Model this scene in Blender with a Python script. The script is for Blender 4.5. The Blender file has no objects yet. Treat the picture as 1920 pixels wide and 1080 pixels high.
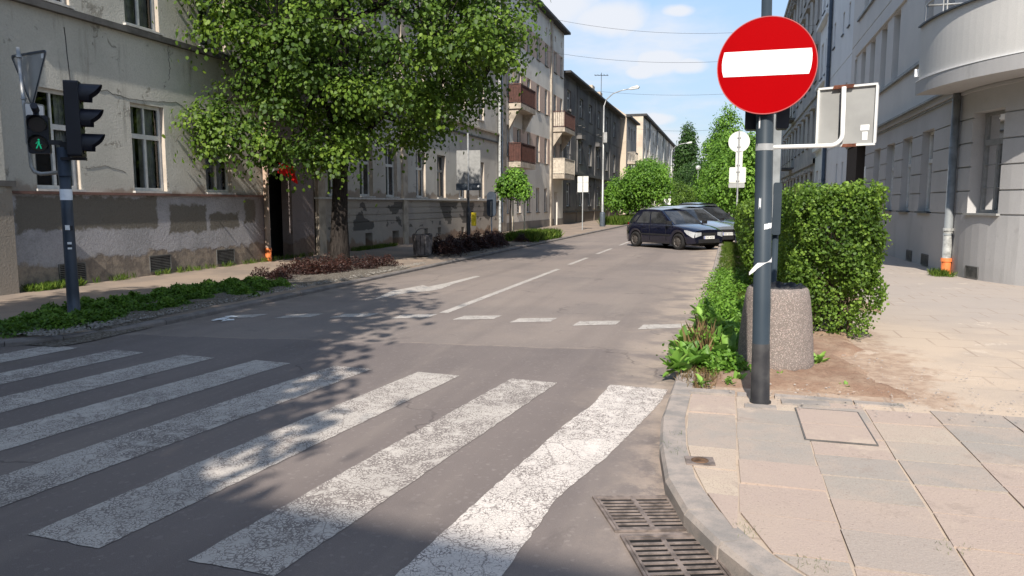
import bpy, math, random
import numpy as np
from mathutils import Vector, Matrix
R = math.radians
random.seed(7)
sc = bpy.context.scene
col = sc.collection

# ------------------------------------------------------------ camera, sky, sun, exposure
cd = bpy.data.cameras.new('camera'); cam = bpy.data.objects.new('camera', cd); col.objects.link(cam)
sc.camera = cam
cd.sensor_width = 36; cd.lens = 26.0; cd.clip_start = 0.05; cd.clip_end = 3000
cam.location = (0, 0, 1.65)
cam.rotation_euler = (R(90 - 6.499), 0, R(16.254))
SUN_EL, SUN_AZ = 40.0, 5.5          # sun behind the camera, a little to the right
sd = bpy.data.lights.new('sun', 'SUN'); sun = bpy.data.objects.new('sun', sd); col.objects.link(sun)
sd.energy = 4.3; sd.angle = R(0.53); sd.color = (1.0, 0.93, 0.83)
sun.rotation_euler = (R(90 - SUN_EL), 0, R(SUN_AZ)); sun.location = (0, -10, 30)
sc.view_settings.view_transform = 'Standard'; sc.view_settings.look = 'None'
sc.view_settings.exposure = 0.75; sc.view_settings.gamma = 1
w = bpy.data.worlds.new('World'); sc.world = w; w.use_nodes = True
nt = w.node_tree; N = nt.nodes; Lk = nt.links
bg = N['Background']; bg.inputs[1].default_value = 0.13
sky = N.new('ShaderNodeTexSky'); sky.sky_type = 'NISHITA'; sky.sun_disc = False
sky.sun_elevation = R(SUN_EL); sky.sun_rotation = R(180 - SUN_AZ)
sky.air_density = 1.3; sky.dust_density = 0.6; sky.ozone_density = 1.6; sky.altitude = 200
tc = N.new('ShaderNodeTexCoord')
def wmath(op, a, b=None, clamp=False):
    n = N.new('ShaderNodeMath'); n.operation = op; n.use_clamp = clamp
    for i, v in enumerate((a, b)):
        if v is None: continue
        if isinstance(v, (int, float)): n.inputs[i].default_value = v
        else: Lk.new(v, n.inputs[i])
    return n.outputs[0]
sep = N.new('ShaderNodeSeparateXYZ'); Lk.new(tc.outputs['Generated'], sep.inputs[0])
X_, Y_, Z_ = sep.outputs
zc = wmath('MAXIMUM', Z_, 0.03)
cmb = N.new('ShaderNodeCombineXYZ')
Lk.new(wmath('DIVIDE', X_, wmath('ADD', zc, 0.12)), cmb.inputs[0]); Lk.new(wmath('DIVIDE', Y_, wmath('ADD', zc, 0.12)), cmb.inputs[1])
def wnoise(scale, detail, vec, off=0):
    mp = N.new('ShaderNodeMapping'); Lk.new(vec, mp.inputs[0]); mp.inputs['Location'].default_value = (off, off * .7, off * .3)
    n = N.new('ShaderNodeTexNoise'); n.inputs['Scale'].default_value = scale; n.inputs['Detail'].default_value = detail
    n.inputs['Roughness'].default_value = .55; Lk.new(mp.outputs[0], n.inputs['Vector']); return n.outputs['Fac']
def wramp(v, a, b):
    n = N.new('ShaderNodeMapRange'); n.interpolation_type = 'SMOOTHSTEP'; n.inputs[1].default_value = a; n.inputs[2].default_value = b
    Lk.new(v, n.inputs[0]); return n.outputs[0]
thin = wramp(wnoise(.9, 7, cmb.outputs[0], 3.1), .46, .70)
hz = wramp(Z_, .42, .0)             # whiter towards the horizon
cover = wmath('ADD', wmath('MULTIPLY', thin, .80), wmath('MULTIPLY', hz, .25), True)
# two cumulus banks, placed by compass direction and ragged by noise
warp = wnoise(9, 6, tc.outputs['Generated'], 1.7)
def puff(d, r, sq=2.0):
    dv = Vector(d).normalized()
    dx = wmath('SUBTRACT', X_, dv.x); dy = wmath('SUBTRACT', Y_, dv.y); dz = wmath('MULTIPLY', wmath('SUBTRACT', Z_, dv.z), sq)
    q = wmath('ADD', wmath('ADD', wmath('MULTIPLY', dx, dx), wmath('MULTIPLY', dy, dy)), wmath('MULTIPLY', dz, dz))
    q = wmath('ADD', wmath('SQRT', q), wmath('MULTIPLY', wmath('SUBTRACT', warp, .5), r * 1.1))
    return wramp(q, r * 1.0, r * .45)
pf = puff((-.088, 1, .182), .052)
for d, r, s in (((-.058, 1, .176), .038, 2.2), ((-.115, 1, .172), .03, 2.4), ((-.07, 1, .245), .034, 2.6), ((-.16, 1, .24), .075, 2.2), ((-.24, 1, .27), .10, 2.0), ((-.12, 1, .30), .10, 2.6), ((-.10, 1, .11), .05, 3.5)):
    pf = wmath('MAXIMUM', pf, puff(d, r, s))
cover = wmath('MAXIMUM', cover, wmath('MULTIPLY', pf, .92))
mix = N.new('ShaderNodeMix'); mix.data_type = 'RGBA'
dim = N.new('ShaderNodeMix'); dim.data_type = 'RGBA'; dim.blend_type = 'MULTIPLY'; dim.inputs[0].default_value = 1
grd = N.new('ShaderNodeMix'); grd.data_type = 'RGBA'; Lk.new(wramp(Z_, .02, .5), grd.inputs[0]); grd.inputs[6].default_value = (.36, .42, .56, 1); grd.inputs[7].default_value = (1.02, 1.0, .97, 1)
Lk.new(sky.outputs[0], dim.inputs[6]); Lk.new(grd.outputs[2], dim.inputs[7])
Lk.new(cover, mix.inputs[0]); Lk.new(dim.outputs[2], mix.inputs[6]); mix.inputs[7].default_value = (4.0, 4.1, 4.35, 1)
Lk.new(mix.outputs[2], bg.inputs[0])

# ------------------------------------------------------------ material helpers
MATS = {}
class MN:
    def __init__(s, name):
        s.m = bpy.data.materials.new(name); s.m.use_nodes = True; s.t = s.m.node_tree; s.n = s.t.nodes; s.l = s.t.links
        s.b = s.n['Principled BSDF']; s.pos = s.n.new('ShaderNodeNewGeometry').outputs['Position']
        MATS[name] = s.m
    def node(s, t): return s.n.new(t)
    def link(s, a, b): s.l.new(a, b)
    def math(s, op, a, b=None, clamp=False):
        n = s.node('ShaderNodeMath'); n.operation = op; n.use_clamp = clamp
        for i, v in enumerate((a, b)):
            if v is None: continue
            if isinstance(v, (int, float)): n.inputs[i].default_value = v
            else: s.link(v, n.inputs[i])
        return n.outputs[0]
    def vec(s, sc3=(1, 1, 1), loc=(0, 0, 0), src=None):
        mp = s.node('ShaderNodeMapping'); mp.inputs['Scale'].default_value = sc3; mp.inputs['Location'].default_value = loc
        s.link(src or s.pos, mp.inputs[0]); return mp.outputs[0]
    def noise(s, scale, detail=4, rough=.55, v=None, dist=0):
        n = s.node('ShaderNodeTexNoise'); n.inputs['Scale'].default_value = scale; n.inputs['Detail'].default_value = detail
        n.inputs['Roughness'].default_value = rough; n.inputs['Distortion'].default_value = dist
        s.link(v or s.pos, n.inputs['Vector']); return n.outputs['Fac']
    def vor(s, scale, feat='F1', v=None, out=0):
        n = s.node('ShaderNodeTexVoronoi'); n.feature = feat; n.inputs['Scale'].default_value = scale
        s.link(v or s.pos, n.inputs['Vector']); return n.outputs[out]
    def ramp(s, v, a, b):
        n = s.node('ShaderNodeMapRange'); n.interpolation_type = 'SMOOTHSTEP'; n.inputs[1].default_value = a; n.inputs[2].default_value = b
        s.link(v, n.inputs[0]); return n.outputs[0]
    def mix(s, f, a, b):
        n = s.node('ShaderNodeMix'); n.data_type = 'RGBA'
        for i, v in ((0, f), (6, a), (7, b)):
            if isinstance(v, (int, float)): n.inputs[i].default_value = v
            elif isinstance(v, tuple): n.inputs[i].default_value = (*v, 1)
            else: s.link(v, n.inputs[i])
        return n.outputs[2]
    def bump(s, h, strength=.3, dist=.01):
        n = s.node('ShaderNodeBump'); n.inputs['Strength'].default_value = strength; n.inputs['Distance'].default_value = dist
        s.link(h, n.inputs['Height']); s.link(n.outputs[0], s.b.inputs['Normal'])
    def sep(s):
        n = s.node('ShaderNodeSeparateXYZ'); s.link(s.pos, n.inputs[0]); return n.outputs
    def attr(s, name):
        n = s.node('ShaderNodeAttribute'); n.attribute_name = name; return n.outputs['Fac']
    def out(s, c, rough=.85, metal=0, spec=.3):
        if isinstance(c, tuple): s.b.inputs['Base Color'].default_value = (*c, 1)
        else: s.link(c, s.b.inputs['Base Color'])
        if isinstance(rough, (int, float)): s.b.inputs['Roughness'].default_value = rough
        else: s.link(rough, s.b.inputs['Roughness'])
        s.b.inputs['Metallic'].default_value = metal; s.b.inputs['Specular IOR Level'].default_value = spec
        return s.m

def plain(name, c, rough=.6, metal=0, var=.15, scale=6, spec=.35, bump=0, c2=None):
    s = MN(name); n = s.noise(scale, 5)
    d = c2 or tuple(x * (1 - var * 2) for x in c)
    f = s.ramp(n, .35, .7)
    if bump: s.bump(s.noise(scale * 12, 3), bump, .004)
    return s.out(s.mix(f, c, d), rough, metal, spec)

def plaster(name, base, alt, dark, grain=45, bumps=.35, patch=.55, streak=.5, low=None, lowz=1.0, blotch=None, pz=(0, 0)):
    """weathered render: broad tone drift, rain streaks, stains; optional bare patches near the ground and blotches in a height band"""
    s = MN(name)
    f1 = s.ramp(s.noise(.55, 5, .6), .42, .62)
    c = s.mix(f1, base, alt)
    f2 = s.ramp(s.noise(1.0, 6, .65, s.vec((2.2, 2.2, .28))), .56, .74)
    c = s.mix(s.math('MULTIPLY', f2, streak), c, dark)
    f3 = s.ramp(s.noise(2.3, 8, .7, dist=.4), .60, .66)
    c = s.mix(s.math('MULTIPLY', f3, patch), c, dark)
    g = s.noise(grain, 4, .7)
    c = s.mix(s.math('MULTIPLY', s.ramp(g, .35, .75), .28), c, tuple(x * .55 for x in base))
    x, y, z = s.sep()
    if low:
        e = s.math('ADD', z, s.math('MULTIPLY', s.noise(1.4, 6, .6), .9))
        f4 = s.ramp(e, lowz + .50, lowz + .38)
        c = s.mix(s.math('MULTIPLY', f4, .85), c, low)
    if blotch:
        p = s.noise(.8, 5, .55, s.vec((1, .8, 1.3), (3, 1, 7)))
        f5 = s.math('MULTIPLY', s.ramp(p, .53, .555), s.math('MULTIPLY', s.ramp(z, pz[0], pz[0] + .05), s.ramp(z, pz[1], pz[1] - .05)))
        c = s.mix(f5, c, blotch)
    cr = s.vor(.9, 'DISTANCE_TO_EDGE', s.vec(src=None)); 
    s.bump(s.math('ADD', g, s.math('MULTIPLY', f3, -.6)), bumps, .012)
    return s.out(c, .92, 0, .15)

# asphalt
s = MN('asphalt')
x, y, z = s.sep()
big = s.noise(.35, 5, .6); fine = s.noise(160, 3, .8); med = s.noise(7, 6, .7)
fr = s.math('ADD', y, s.math('ADD', s.math('MULTIPLY', s.noise(1.3, 4), .35), s.math('MULTIPLY', x, -.12)))
newer = s.ramp(fr, 8.62, 8.56)
c = s.mix(s.ramp(big, .4, .62), (.235, .195, .172), (.195, .165, .150))
c = s.mix(newer, c, s.mix(s.ramp(big, .38, .66), (.185, .155, .143), (.150, .127, .120)))
trk = s.ramp(s.noise(1.2, 5, .6, s.vec((1.2, .12, 1))), .5, .72)
c = s.mix(s.math('MULTIPLY', trk, .35), c, (.29, .245, .21))
sand = s.math('MULTIPLY', s.ramp(s.math('ADD', x, s.math('MULTIPLY', med, .8)), -1.1, .2), s.ramp(s.noise(1.6, 5), .4, .6))
sand = s.math('MULTIPLY', sand, s.ramp(y, 4.5, 6.5))
gut = s.math('MULTIPLY', s.math('MULTIPLY', s.ramp(s.math('ADD', x, s.math('MULTIPLY', med, .45)), -.50, -.12), s.ramp(y, 2.6, 4.2)), s.ramp(s.noise(4, 7, .7), .38, .58))
c = s.mix(s.math('MULTIPLY', gut, .7), c, (.40, .32, .26))
c = s.mix(s.math('MULTIPLY', sand, .75), c, (.46, .37, .29))
c = s.mix(s.math('MULTIPLY', s.ramp(fine, .52, .72), .5), c, (.30, .265, .24))
c = s.mix(s.math('MULTIPLY', s.ramp(fine, .45, .3), .5), c, (.08, .07, .065))
ce = s.vor(.42, 'DISTANCE_TO_EDGE', s.vec((1, 1, 1)))
wv = s.node('ShaderNodeVectorMath'); wv.operation = 'ADD'
nn = s.node('ShaderNodeTexNoise'); nn.inputs['Scale'].default_value = 3; nn.inputs['Detail'].default_value = 6; s.link(s.pos, nn.inputs['Vector'])
sc_ = s.node('ShaderNodeVectorMath'); sc_.operation = 'SCALE'; sc_.inputs['Scale'].default_value = .55; s.link(nn.outputs['Color'], sc_.inputs[0])
s.link(s.pos, wv.inputs[0]); s.link(sc_.outputs[0], wv.inputs[1])
ce = s.vor(.42, 'DISTANCE_TO_EDGE', wv.outputs[0])
crk = s.math('MULTIPLY', s.ramp(ce, .010, .002), s.ramp(s.noise(.5, 3), .48, .60))
c = s.mix(s.math('MULTIPLY', crk, .4), c, (.06, .05, .05))
spots = s.ramp(s.vor(2.3, 'F1', wv.outputs[0]), .035, .022)
c = s.mix(s.math('MULTIPLY', spots, .6), c, (.06, .05, .05))
seam = s.math('MULTIPLY', s.ramp(s.math('ABSOLUTE', s.math('SUBTRACT', fr, 8.60)), .05, .0), s.ramp(s.noise(5, 4), .4, .55))
c = s.mix(s.math('MULTIPLY', seam, .6), c, (.30, .24, .20))
blo = s.ramp(s.noise(.9, 8, .72, dist=.8), .60, .68); c = s.mix(s.math('MULTIPLY', blo, .35), c, (.10, .085, .082))
wh = s.ramp(s.noise(.5, 4, .5, s.vec((3.0, .15, 1), (2, 0, 0))), .5, .7); c = s.mix(s.math('MULTIPLY', wh, .3), c, (.12, .10, .095))
kd = s.math('MULTIPLY', s.ramp(x, -6.6, -7.3), s.ramp(s.noise(3, 6), .35, .6)); c = s.mix(s.math('MULTIPLY', kd, .5), c, (.12, .10, .085))
tile = s.vor(48, 'F1', out=1); c = s.mix(s.math('MULTIPLY', s.ramp(tile, .75, 1.0), .22), c, (.42, .37, .34))
lsp = s.ramp(s.vor(5.1, 'F1', s.vec((1, 1, 1), (4, 2, 0))), .028, .02)
c = s.mix(s.math('MULTIPLY', lsp, .55), c, (.42, .38, .34))
s.bump(s.math('ADD', fine, s.math('MULTIPLY', crk, -1.5)), .55, .006); s.out(c, .88, 0, .25)

# worn road paint: crazed, flaking; asphalt shows in the cracks
def paint(name, wear, col_=(.52, .475, .43), under=(.165, .14, .13)):
    s = MN(name)
    nn = s.node('ShaderNodeTexNoise'); nn.inputs['Scale'].default_value = 14; nn.inputs['Detail'].default_value = 5; s.link(s.pos, nn.inputs['Vector'])
    sc_ = s.node('ShaderNodeVectorMath'); sc_.operation = 'SCALE'; sc_.inputs['Scale'].default_value = .09; s.link(nn.outputs['Color'], sc_.inputs[0])
    wv = s.node('ShaderNodeVectorMath'); wv.operation = 'ADD'; s.link(s.pos, wv.inputs[0]); s.link(sc_.outputs[0], wv.inputs[1])
    e = s.vor(44, 'DISTANCE_TO_EDGE', wv.outputs[0])
    wf = s.ramp(s.noise(1.5, 4), .36, .62)
    th = s.math('ADD', .01 + .04 * wear, s.math('MULTIPLY', wf, .13 * wear))
    crackm = s.ramp(s.math('SUBTRACT', e, th), .03, -.02)
    crackm = s.math('MULTIPLY', crackm, s.ramp(s.noise(9, 5), .30, .52))
    rub = s.math('MULTIPLY', s.ramp(s.noise(3, 9, .8, dist=.5), .60, .64), min(1, .45 * wear))
    e2 = s.vor(2.6, 'DISTANCE_TO_EDGE', wv.outputs[0])
    big = s.math('MULTIPLY', s.ramp(e2, .014, .004), .8)
    hole = s.math('MAXIMUM', s.math('MAXIMUM', crackm, rub), big, True)
    gr = s.noise(120, 3, .7)
    cc = s.mix(s.math('MULTIPLY', s.ramp(gr, .4, .7), .3), col_, tuple(v * .6 for v in col_))
    cc = s.mix(s.ramp(s.noise(2.2, 5), .35, .7), cc, tuple(v * .82 for v in col_))
    c = s.mix(s.math('MULTIPLY', hole, .92), cc, under); s.bump(s.math('SUBTRACT', gr, hole), .3, .004)
    return s.out(c, .8, 0, .2)
paint('road_paint', .62); paint('road_paint_worn', 1.0); paint('road_paint_fresh', .55, (.66, .60, .55)); paint('road_paint_far', .25, (.50, .46, .42))

def concrete(name, a, b, g=(.1, .1, .1), sc_=3, spk=90, rough=.9):
    s = MN(name); v = s.attr('v')
    c = s.mix(s.ramp(s.noise(sc_, 6, .65), .38, .64), a, b)
    c = s.mix(s.math('MULTIPLY', s.ramp(s.noise(spk, 3, .8), .5, .7), .4), c, g)
    s.bump(s.noise(spk, 4, .7), .4, .005)
    return s.out(c, rough, 0, .2)
concrete('kerb_stone', (.35, .30, .265), (.235, .215, .20), (.13, .12, .11), 4.5, 110)
concrete('kerb_left', (.20, .18, .17), (.13, .12, .115), (.07, .065, .06), 2.5, 110)
s = MN('slab')
v = s.attr('v')
c = s.mix(s.ramp(v, .35, .65), (.385, .305, .26), (.31, .28, .25))
c = s.mix(s.ramp(v, .88, .93), c, (.46, .38, .30))
c = s.mix(s.math('MULTIPLY', s.ramp(s.noise(2.2, 7, .65), .40, .62), .6), c, (.40, .32, .265))
c = s.mix(s.math('MULTIPLY', s.ramp(s.noise(110, 3, .8), .5, .7), s.math('ADD', .3, s.math('MULTIPLY', v, .45))), c, (.22, .17, .15))
c = s.mix(s.math('MULTIPLY', s.ramp(s.noise(1.1, 8, .7), .56, .66), .7), c, (.47, .385, .31))
c = s.mix(s.math('MULTIPLY', s.ramp(s.noise(3.1, 9, .8, dist=.6), .57, .62), .35), c, (.25, .20, .17))
c = s.mix(s.math('MULTIPLY', s.ramp(s.vor(26, 'F1', s.vec((1, 1, 1), (3, 1, 0))), .16, .08), .5), c, (.19, .15, .13))
s.bump(s.math('ADD', s.noise(70, 4, .7), s.math('MULTIPLY', s.noise(6, 6, .7), 1.2)), .55, .008); s.out(c, .9, 0, .2)
s = MN('sandy_pavement')
x, y, z = s.sep()
c = s.mix(s.ramp(s.noise(.8, 6, .6), .4, .62), (.48, .385, .30), (.40, .33, .27))
ed = s.math('MULTIPLY', s.math('SUBTRACT', s.noise(2.6, 7, .7), .5), 1.5); xe = s.math('ADD', x, ed); ye = s.math('ADD', y, ed)
sm = s.math('MULTIPLY', s.math('MULTIPLY', s.ramp(xe, 1.95, 1.65), s.ramp(ye, 6.1, 6.3)), s.ramp(ye, 10.6, 9.6))
c = s.mix(s.math('MULTIPLY', sm, .85), c, s.mix(s.ramp(s.noise(9, 6, .7), .4, .6), (.29, .20, .145), (.40, .295, .22)))
far = s.ramp(s.math('ADD', y, s.math('MULTIPLY', s.noise(.6, 4), 3)), 9.5, 14)
c = s.mix(s.math('MULTIPLY', far, .8), c, (.34, .30, .27))
jn = s.node('ShaderNodeTexBrick'); jn.inputs['Scale'].default_value = 1; jn.inputs['Mortar Size'].default_value = .012; jn.inputs['Brick Width'].default_value = .5; jn.inputs['Row Height'].default_value = .5
s.link(s.pos, jn.inputs['Vector'])
c = s.mix(s.math('MULTIPLY', s.math('MULTIPLY', jn.outputs['Fac'], .55), s.ramp(s.noise(.9, 4), .42, .58)), c, (.25, .19, .15))
c = s.mix(s.math('MULTIPLY', s.ramp(s.noise(90, 4, .8), .5, .7), .3), c, (.26, .2, .16))
c = s.mix(s.math('MULTIPLY', s.ramp(s.noise(1.7, 8, .75, dist=.6), .60, .63), .45), c, (.58, .49, .40))
s.bump(s.noise(40, 6, .8), .45, .01); s.out(c, .93, 0, .15)
s = MN('left_pavement')
c = s.mix(s.ramp(s.noise(.7, 6, .6), .4, .62), (.30, .235, .185), (.22, .18, .15))
c = s.mix(s.math('MULTIPLY', s.ramp(s.noise(60, 4, .8), .5, .7), .4), c, (.12, .1, .09))
s.bump(s.noise(60, 5, .8), .4, .008); s.out(c, .93, 0, .15)
s = MN('soil')
c = s.mix(s.ramp(s.noise(3, 8, .7), .38, .64), (.29, .185, .13), (.40, .285, .205))
c = s.mix(s.math('MULTIPLY', s.ramp(s.noise(45, 5, .8), .5, .7), .5), c, (.14, .09, .065))
s.bump(s.noise(18, 8, .8), .9, .03); s.out(c, .95, 0, .1)
s = MN('bed_soil')
c = s.mix(s.ramp(s.noise(30, 6, .8), .42, .6), (.09, .075, .06), (.21, .19, .165))
s.bump(s.noise(40, 6, .8), .9, .02); s.out(c, .95, 0, .1)
plain('grass_ground', (.075, .085, .035), .95, var=.3, scale=3)

# walls
plaster('wall_a', (.45, .435, .39), (.53, .51, .46), (.19, .175, .15), 26, 1.0, .65, .7, low=(.26, .22, .18), lowz=1.95)
# plinth of the nearest house: patched paint over bare render
s = MN('plinth_a')
x, y, z = s.sep()
g = s.noise(35, 5, .7)
c = s.mix(s.ramp(s.noise(1.1, 5), .4, .6), (.38, .37, .385), (.31, .305, .315))
wob = s.math('MULTIPLY', s.math('SUBTRACT', s.noise(3.0, 8, .7), .5), .42)
yy = s.math('ADD', y, wob); zz = s.math('ADD', z, wob)
def rectm(y0, y1, z0, z1, e=.035):
    a = s.math('MULTIPLY', s.ramp(yy, y0 - e, y0 + e), s.ramp(yy, y1 + e, y1 - e))
    b = s.math('MULTIPLY', s.ramp(zz, z0 - e, z0 + e), s.ramp(zz, z1 + e, z1 - e))
    return s.math('MULTIPLY', a, b)
for r_ in ((10.3, 13.75, 1.12, 1.80), (14.1, 15.35, .98, 1.62), (15.5, 16.6, 1.02, 1.42), (16.85, 17.3, 1.15, 1.76)):
    c = s.mix(rectm(*r_), c, (.155, .142, .122))
lowm = s.ramp(s.math('ADD', z, s.math('MULTIPLY', s.noise(1.6, 6, .6), -.75)), .22, .14)
c = s.mix(lowm, c, s.mix(s.ramp(s.noise(5, 6), .4, .6), (.30, .25, .20), (.19, .16, .135)))
c = s.mix(s.math('MULTIPLY', s.ramp(y, 16.9, 17.7), .6), c, (.16, .10, .08))
c = s.mix(s.math('MULTIPLY', s.ramp(g, .4, .7), .3), c, (.08, .075, .07))
s.bump(s.math('ADD', g, s.math('ADD', s.math('MULTIPLY', lowm, -.8), s.math('MULTIPLY', s.noise(5, 5, .6, dist=1.5), 1.2))), .8, .02); s.out(c, .92, 0, .15)
plaster('wall_b', (.52, .49, .44), (.44, .41, .365), (.19, .165, .14), 40, .3, .55, .45, low=(.24, .19, .15), lowz=2.1)
plaster('plinth_b', (.40, .355, .305), (.33, .295, .26), (.18, .15, .13), 40, .5, .5, .3, low=(.24, .16, .11), lowz=.35, blotch=(.115, .105, .095), pz=(.7, 1.75))  # sharp-edged darker blotches over the upper part of the plinth
plaster('wall_c', (.70, .66, .59), (.62, .58, .52), (.27, .235, .20), 30, .15, .3, .5)
plaster('panel_c', (.58, .44, .36), (.53, .395, .325), (.24, .17, .14), 30, .15, .3, .4)
plaster('plinth_c', (.25, .225, .20), (.20, .18, .16), (.12, .11, .10), 30, .3, .5, .3)
plaster('wall_d', (.125, .12, .12), (.20, .188, .175), (.05, .048, .048), 30, .2, .6, .8, low=(.20, .165, .135), lowz=1.2)
plaster('wall_e', (.55, .46, .36), (.46, .38, .30), (.30, .24, .19), 20, .2, .4, .5)
plaster('wall_f', (.68, .65, .58), (.40, .37, .32), (.26, .24, .21), 20, .15, .4, .6)
plaster('wall_r', (.47, .46, .455), (.43, .42, .415), (.33, .32, .31), 60, .2, .3, .5)
plaster('wall_r_upper', (.63, .61, .58), (.585, .57, .545), (.49, .475, .45), 60, .12, .12, .25)
plaster('wall_r_light', (.72, .73, .73), (.67, .68, .68), (.56, .57, .56), 60, .12, .12, .3)
plaster('wall_old', (.36, .345, .33), (.44, .42, .39), (.15, .14, .13), 25, .3, .7, .8)
plaster('brown_tile', (.09, .07, .06), (.075, .06, .05), (.05, .04, .035), 60, .1, .2, .2)
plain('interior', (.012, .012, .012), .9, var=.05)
plain('roof_dark', (.05, .048, .047), .7, var=.2)
plain('ledge_red', (.20, .11, .09), .7, var=.25, scale=2)
plain('ledge_white', (.55, .53, .5), .6, var=.15)
plain('trim_dark', (.12, .115, .11), .8, var=.25, scale=3)
plain('groove', (.10, .10, .105), .9, var=.1)
plain('frame_white', (.62, .62, .60), .45, var=.08, scale=9)
plain('frame_grey', (.27, .27, .265), .5, var=.1, scale=9)
plain('reveal_lit', (.50, .43, .36), .9, var=.1, scale=4)  # sunlit warmth of the far window jambs put into the colour
plain('curtain', (.45, .45, .44), .95, var=.2, scale=5)
s = MN('glass_dark'); s.bump(s.noise(1.3, 2), .06, .02)
s.out(s.mix(s.ramp(s.noise(1.4, 3), .4, .6), (.018, .019, .02), (.05, .052, .055)), .06, 0, .6)
s = MN('glass_clear')
tr = s.node('ShaderNodeBsdfTransparent'); gl = s.node('ShaderNodeBsdfGlossy'); gl.inputs['Roughness'].default_value = .02
tr.inputs[0].default_value = (.75, .78, .78, 1)
fz = s.node('ShaderNodeFresnel'); fz.inputs['IOR'].default_value = 1.6; mx = s.node('ShaderNodeMixShader')
s.link(fz.outputs[0], mx.inputs[0]); s.link(tr.outputs[0], mx.inputs[1]); s.link(gl.outputs[0], mx.inputs[2]); s.link(mx.outputs[0], s.n['Material Output'].inputs[0])
plain('rail_brown', (.085, .034, .026), .6, var=.2)
plain('rail_pale', (.52, .46, .38), .6, var=.15)
plain('balcony_concrete', (.43, .37, .30), .85, var=.2, scale=3)
plain('pipe_pink', (.46, .33, .25), .6, var=.2, scale=2)
plain('pipe_orange', (.62, .17, .05), .5, var=.15)
plain('pipe_grey', (.27, .285, .29), .5, .3, var=.2, scale=3)
plain('pipe_zinc', (.42, .42, .40), .5, .3, var=.25, scale=8)
plain('pipe_dark', (.08, .10, .125), .5, .2, var=.15)
plain('grille', (.16, .16, .155), .6, .3, var=.2)
plain('pole_blue', (.026, .037, .048), .5, .05, var=.12, scale=3, spec=.2, c2=(.034, .046, .058))
plain('pole_black', (.016, .015, .016), .5, var=.3, scale=5, c2=(.05, .047, .045))
plain('pole_left', (.055, .07, .095), .45, .1, var=.15, scale=3)
plain('galvanised', (.42, .42, .41), .45, .5, var=.15, scale=8)
plain('sign_back', (.36, .36, .35), .5, .2, var=.08, scale=4)
plain('sign_back_light', (.62, .62, .59), .5, .1, var=.06, scale=4)
plain('red_rim', (.40, .08, .08), .5, var=.05)
plain('sign_rim', (.74, .74, .72), .45, .1, var=.06)
plain('rust', (.16, .055, .03), .8, var=.3, scale=30)
plain('sticker_white', (.80, .80, .80), .6, var=.06, scale=20)
plain('sticker_dark', (.02, .02, .025), .6, var=.06)
s = MN('sign_red'); s.out(s.mix(s.ramp(s.noise(2, 6), .4, .7), (.31, .0003, .0018), (.285, .0003, .0018)), .4, 0, .03)
plain('sign_white', (.86, .86, .86), .45, var=.02)
plain('signal_black', (.012, .013, .022), .45, var=.1, spec=.4)
plain('lens_dark', (.02, .01, .012), .25, var=.1)
s = MN('green_lit'); s.out((.02, .35, .15)); s.b.inputs['Emission Color'].default_value = (.02, .75, .38, 1); s.b.inputs['Emission Strength'].default_value = .22
plain('yellow_box', (.75, .58, .03), .5, var=.08)
plain('lamp_head', (.60, .60, .58), .4, .2, var=.06)
plain('cable', (.03, .03, .03), .7, var=.1)
plain('bark', (.035, .029, .025), .95, var=.35, scale=9, bump=.8)
s = MN('bark')
v_ = s.vec((16, 16, 2.6)); n_ = s.noise(1.6, 8, .75, v_)
s.bump(n_, 1.0, .04); s.out(s.mix(s.ramp(n_, .35, .62), (.012, .010, .009), (.046, .039, .035)), .95, 0, .1)
plain('stake_wood', (.50, .43, .33), .8, var=.15)
plain('bin_wood', (.16, .15, .155), .8, var=.3, scale=8)
plain('bag_black', (.02, .02, .022), .35, var=.3, scale=20, bump=1)
s = MN('planter_concrete')
p = s.vor(75, 'F1'); c = s.mix(s.ramp(s.vor(75, 'F1', out=1), .2, .8), (.30, .235, .21), (.17, .14, .13))
c = s.mix(s.ramp(p, .30, .52), c, (.16, .135, .12)); c = s.mix(s.math('MULTIPLY', s.ramp(s.noise(130, 2), .58, .68), .7), c, (.55, .48, .44))
s.bump(p, -.9, .008); s.out(c, .85, 0, .25)
plain('cast_iron', (.26, .21, .185), .7, .2, var=.3, scale=14, bump=.5)
plain('hollow_shade', (.008, .007, .007), .95, var=.1)  # near-black paints the shade inside drains, vents and wheel holes
plain('hatch_lid', (.17, .10, .06), .7, .3, var=.3, scale=30)
plain('car_navy', (.006, .007, .020), .18, .2, var=.05, spec=.7)
plain('car_silver', (.33, .37, .42), .22, .5, var=.05, spec=.6)
plain('car_dark', (.04, .045, .055), .22, .3, var=.05, spec=.6)
for m_ in ('car_navy', 'car_silver', 'car_dark'):
    MATS[m_].node_tree.nodes['Principled BSDF'].inputs['Coat Weight'].default_value = .8
plain('tyre', (.018, .017, .017), .85, var=.2)
plain('rim', (.14, .125, .115), .5, .5, var=.2, scale=20)
plain('car_plastic', (.02, .02, .022), .55, var=.1)
plain('headlamp', (.62, .64, .66), .08, .3, var=.1, spec=.8, scale=20)
plain('plate', (.72, .72, .70), .5, var=.03)
plain('plate_blue', (.02, .05, .35), .5, var=.03)
plain('red_cloth', (.60, .008, .008), .8, var=.15); plain('white_cloth', (.7, .68, .65), .8, var=.08)
plain('gravel', (.26, .24, .215), .9, var=.3, scale=30)
plain('twig', (.075, .05, .035), .9, var=.2)

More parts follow.
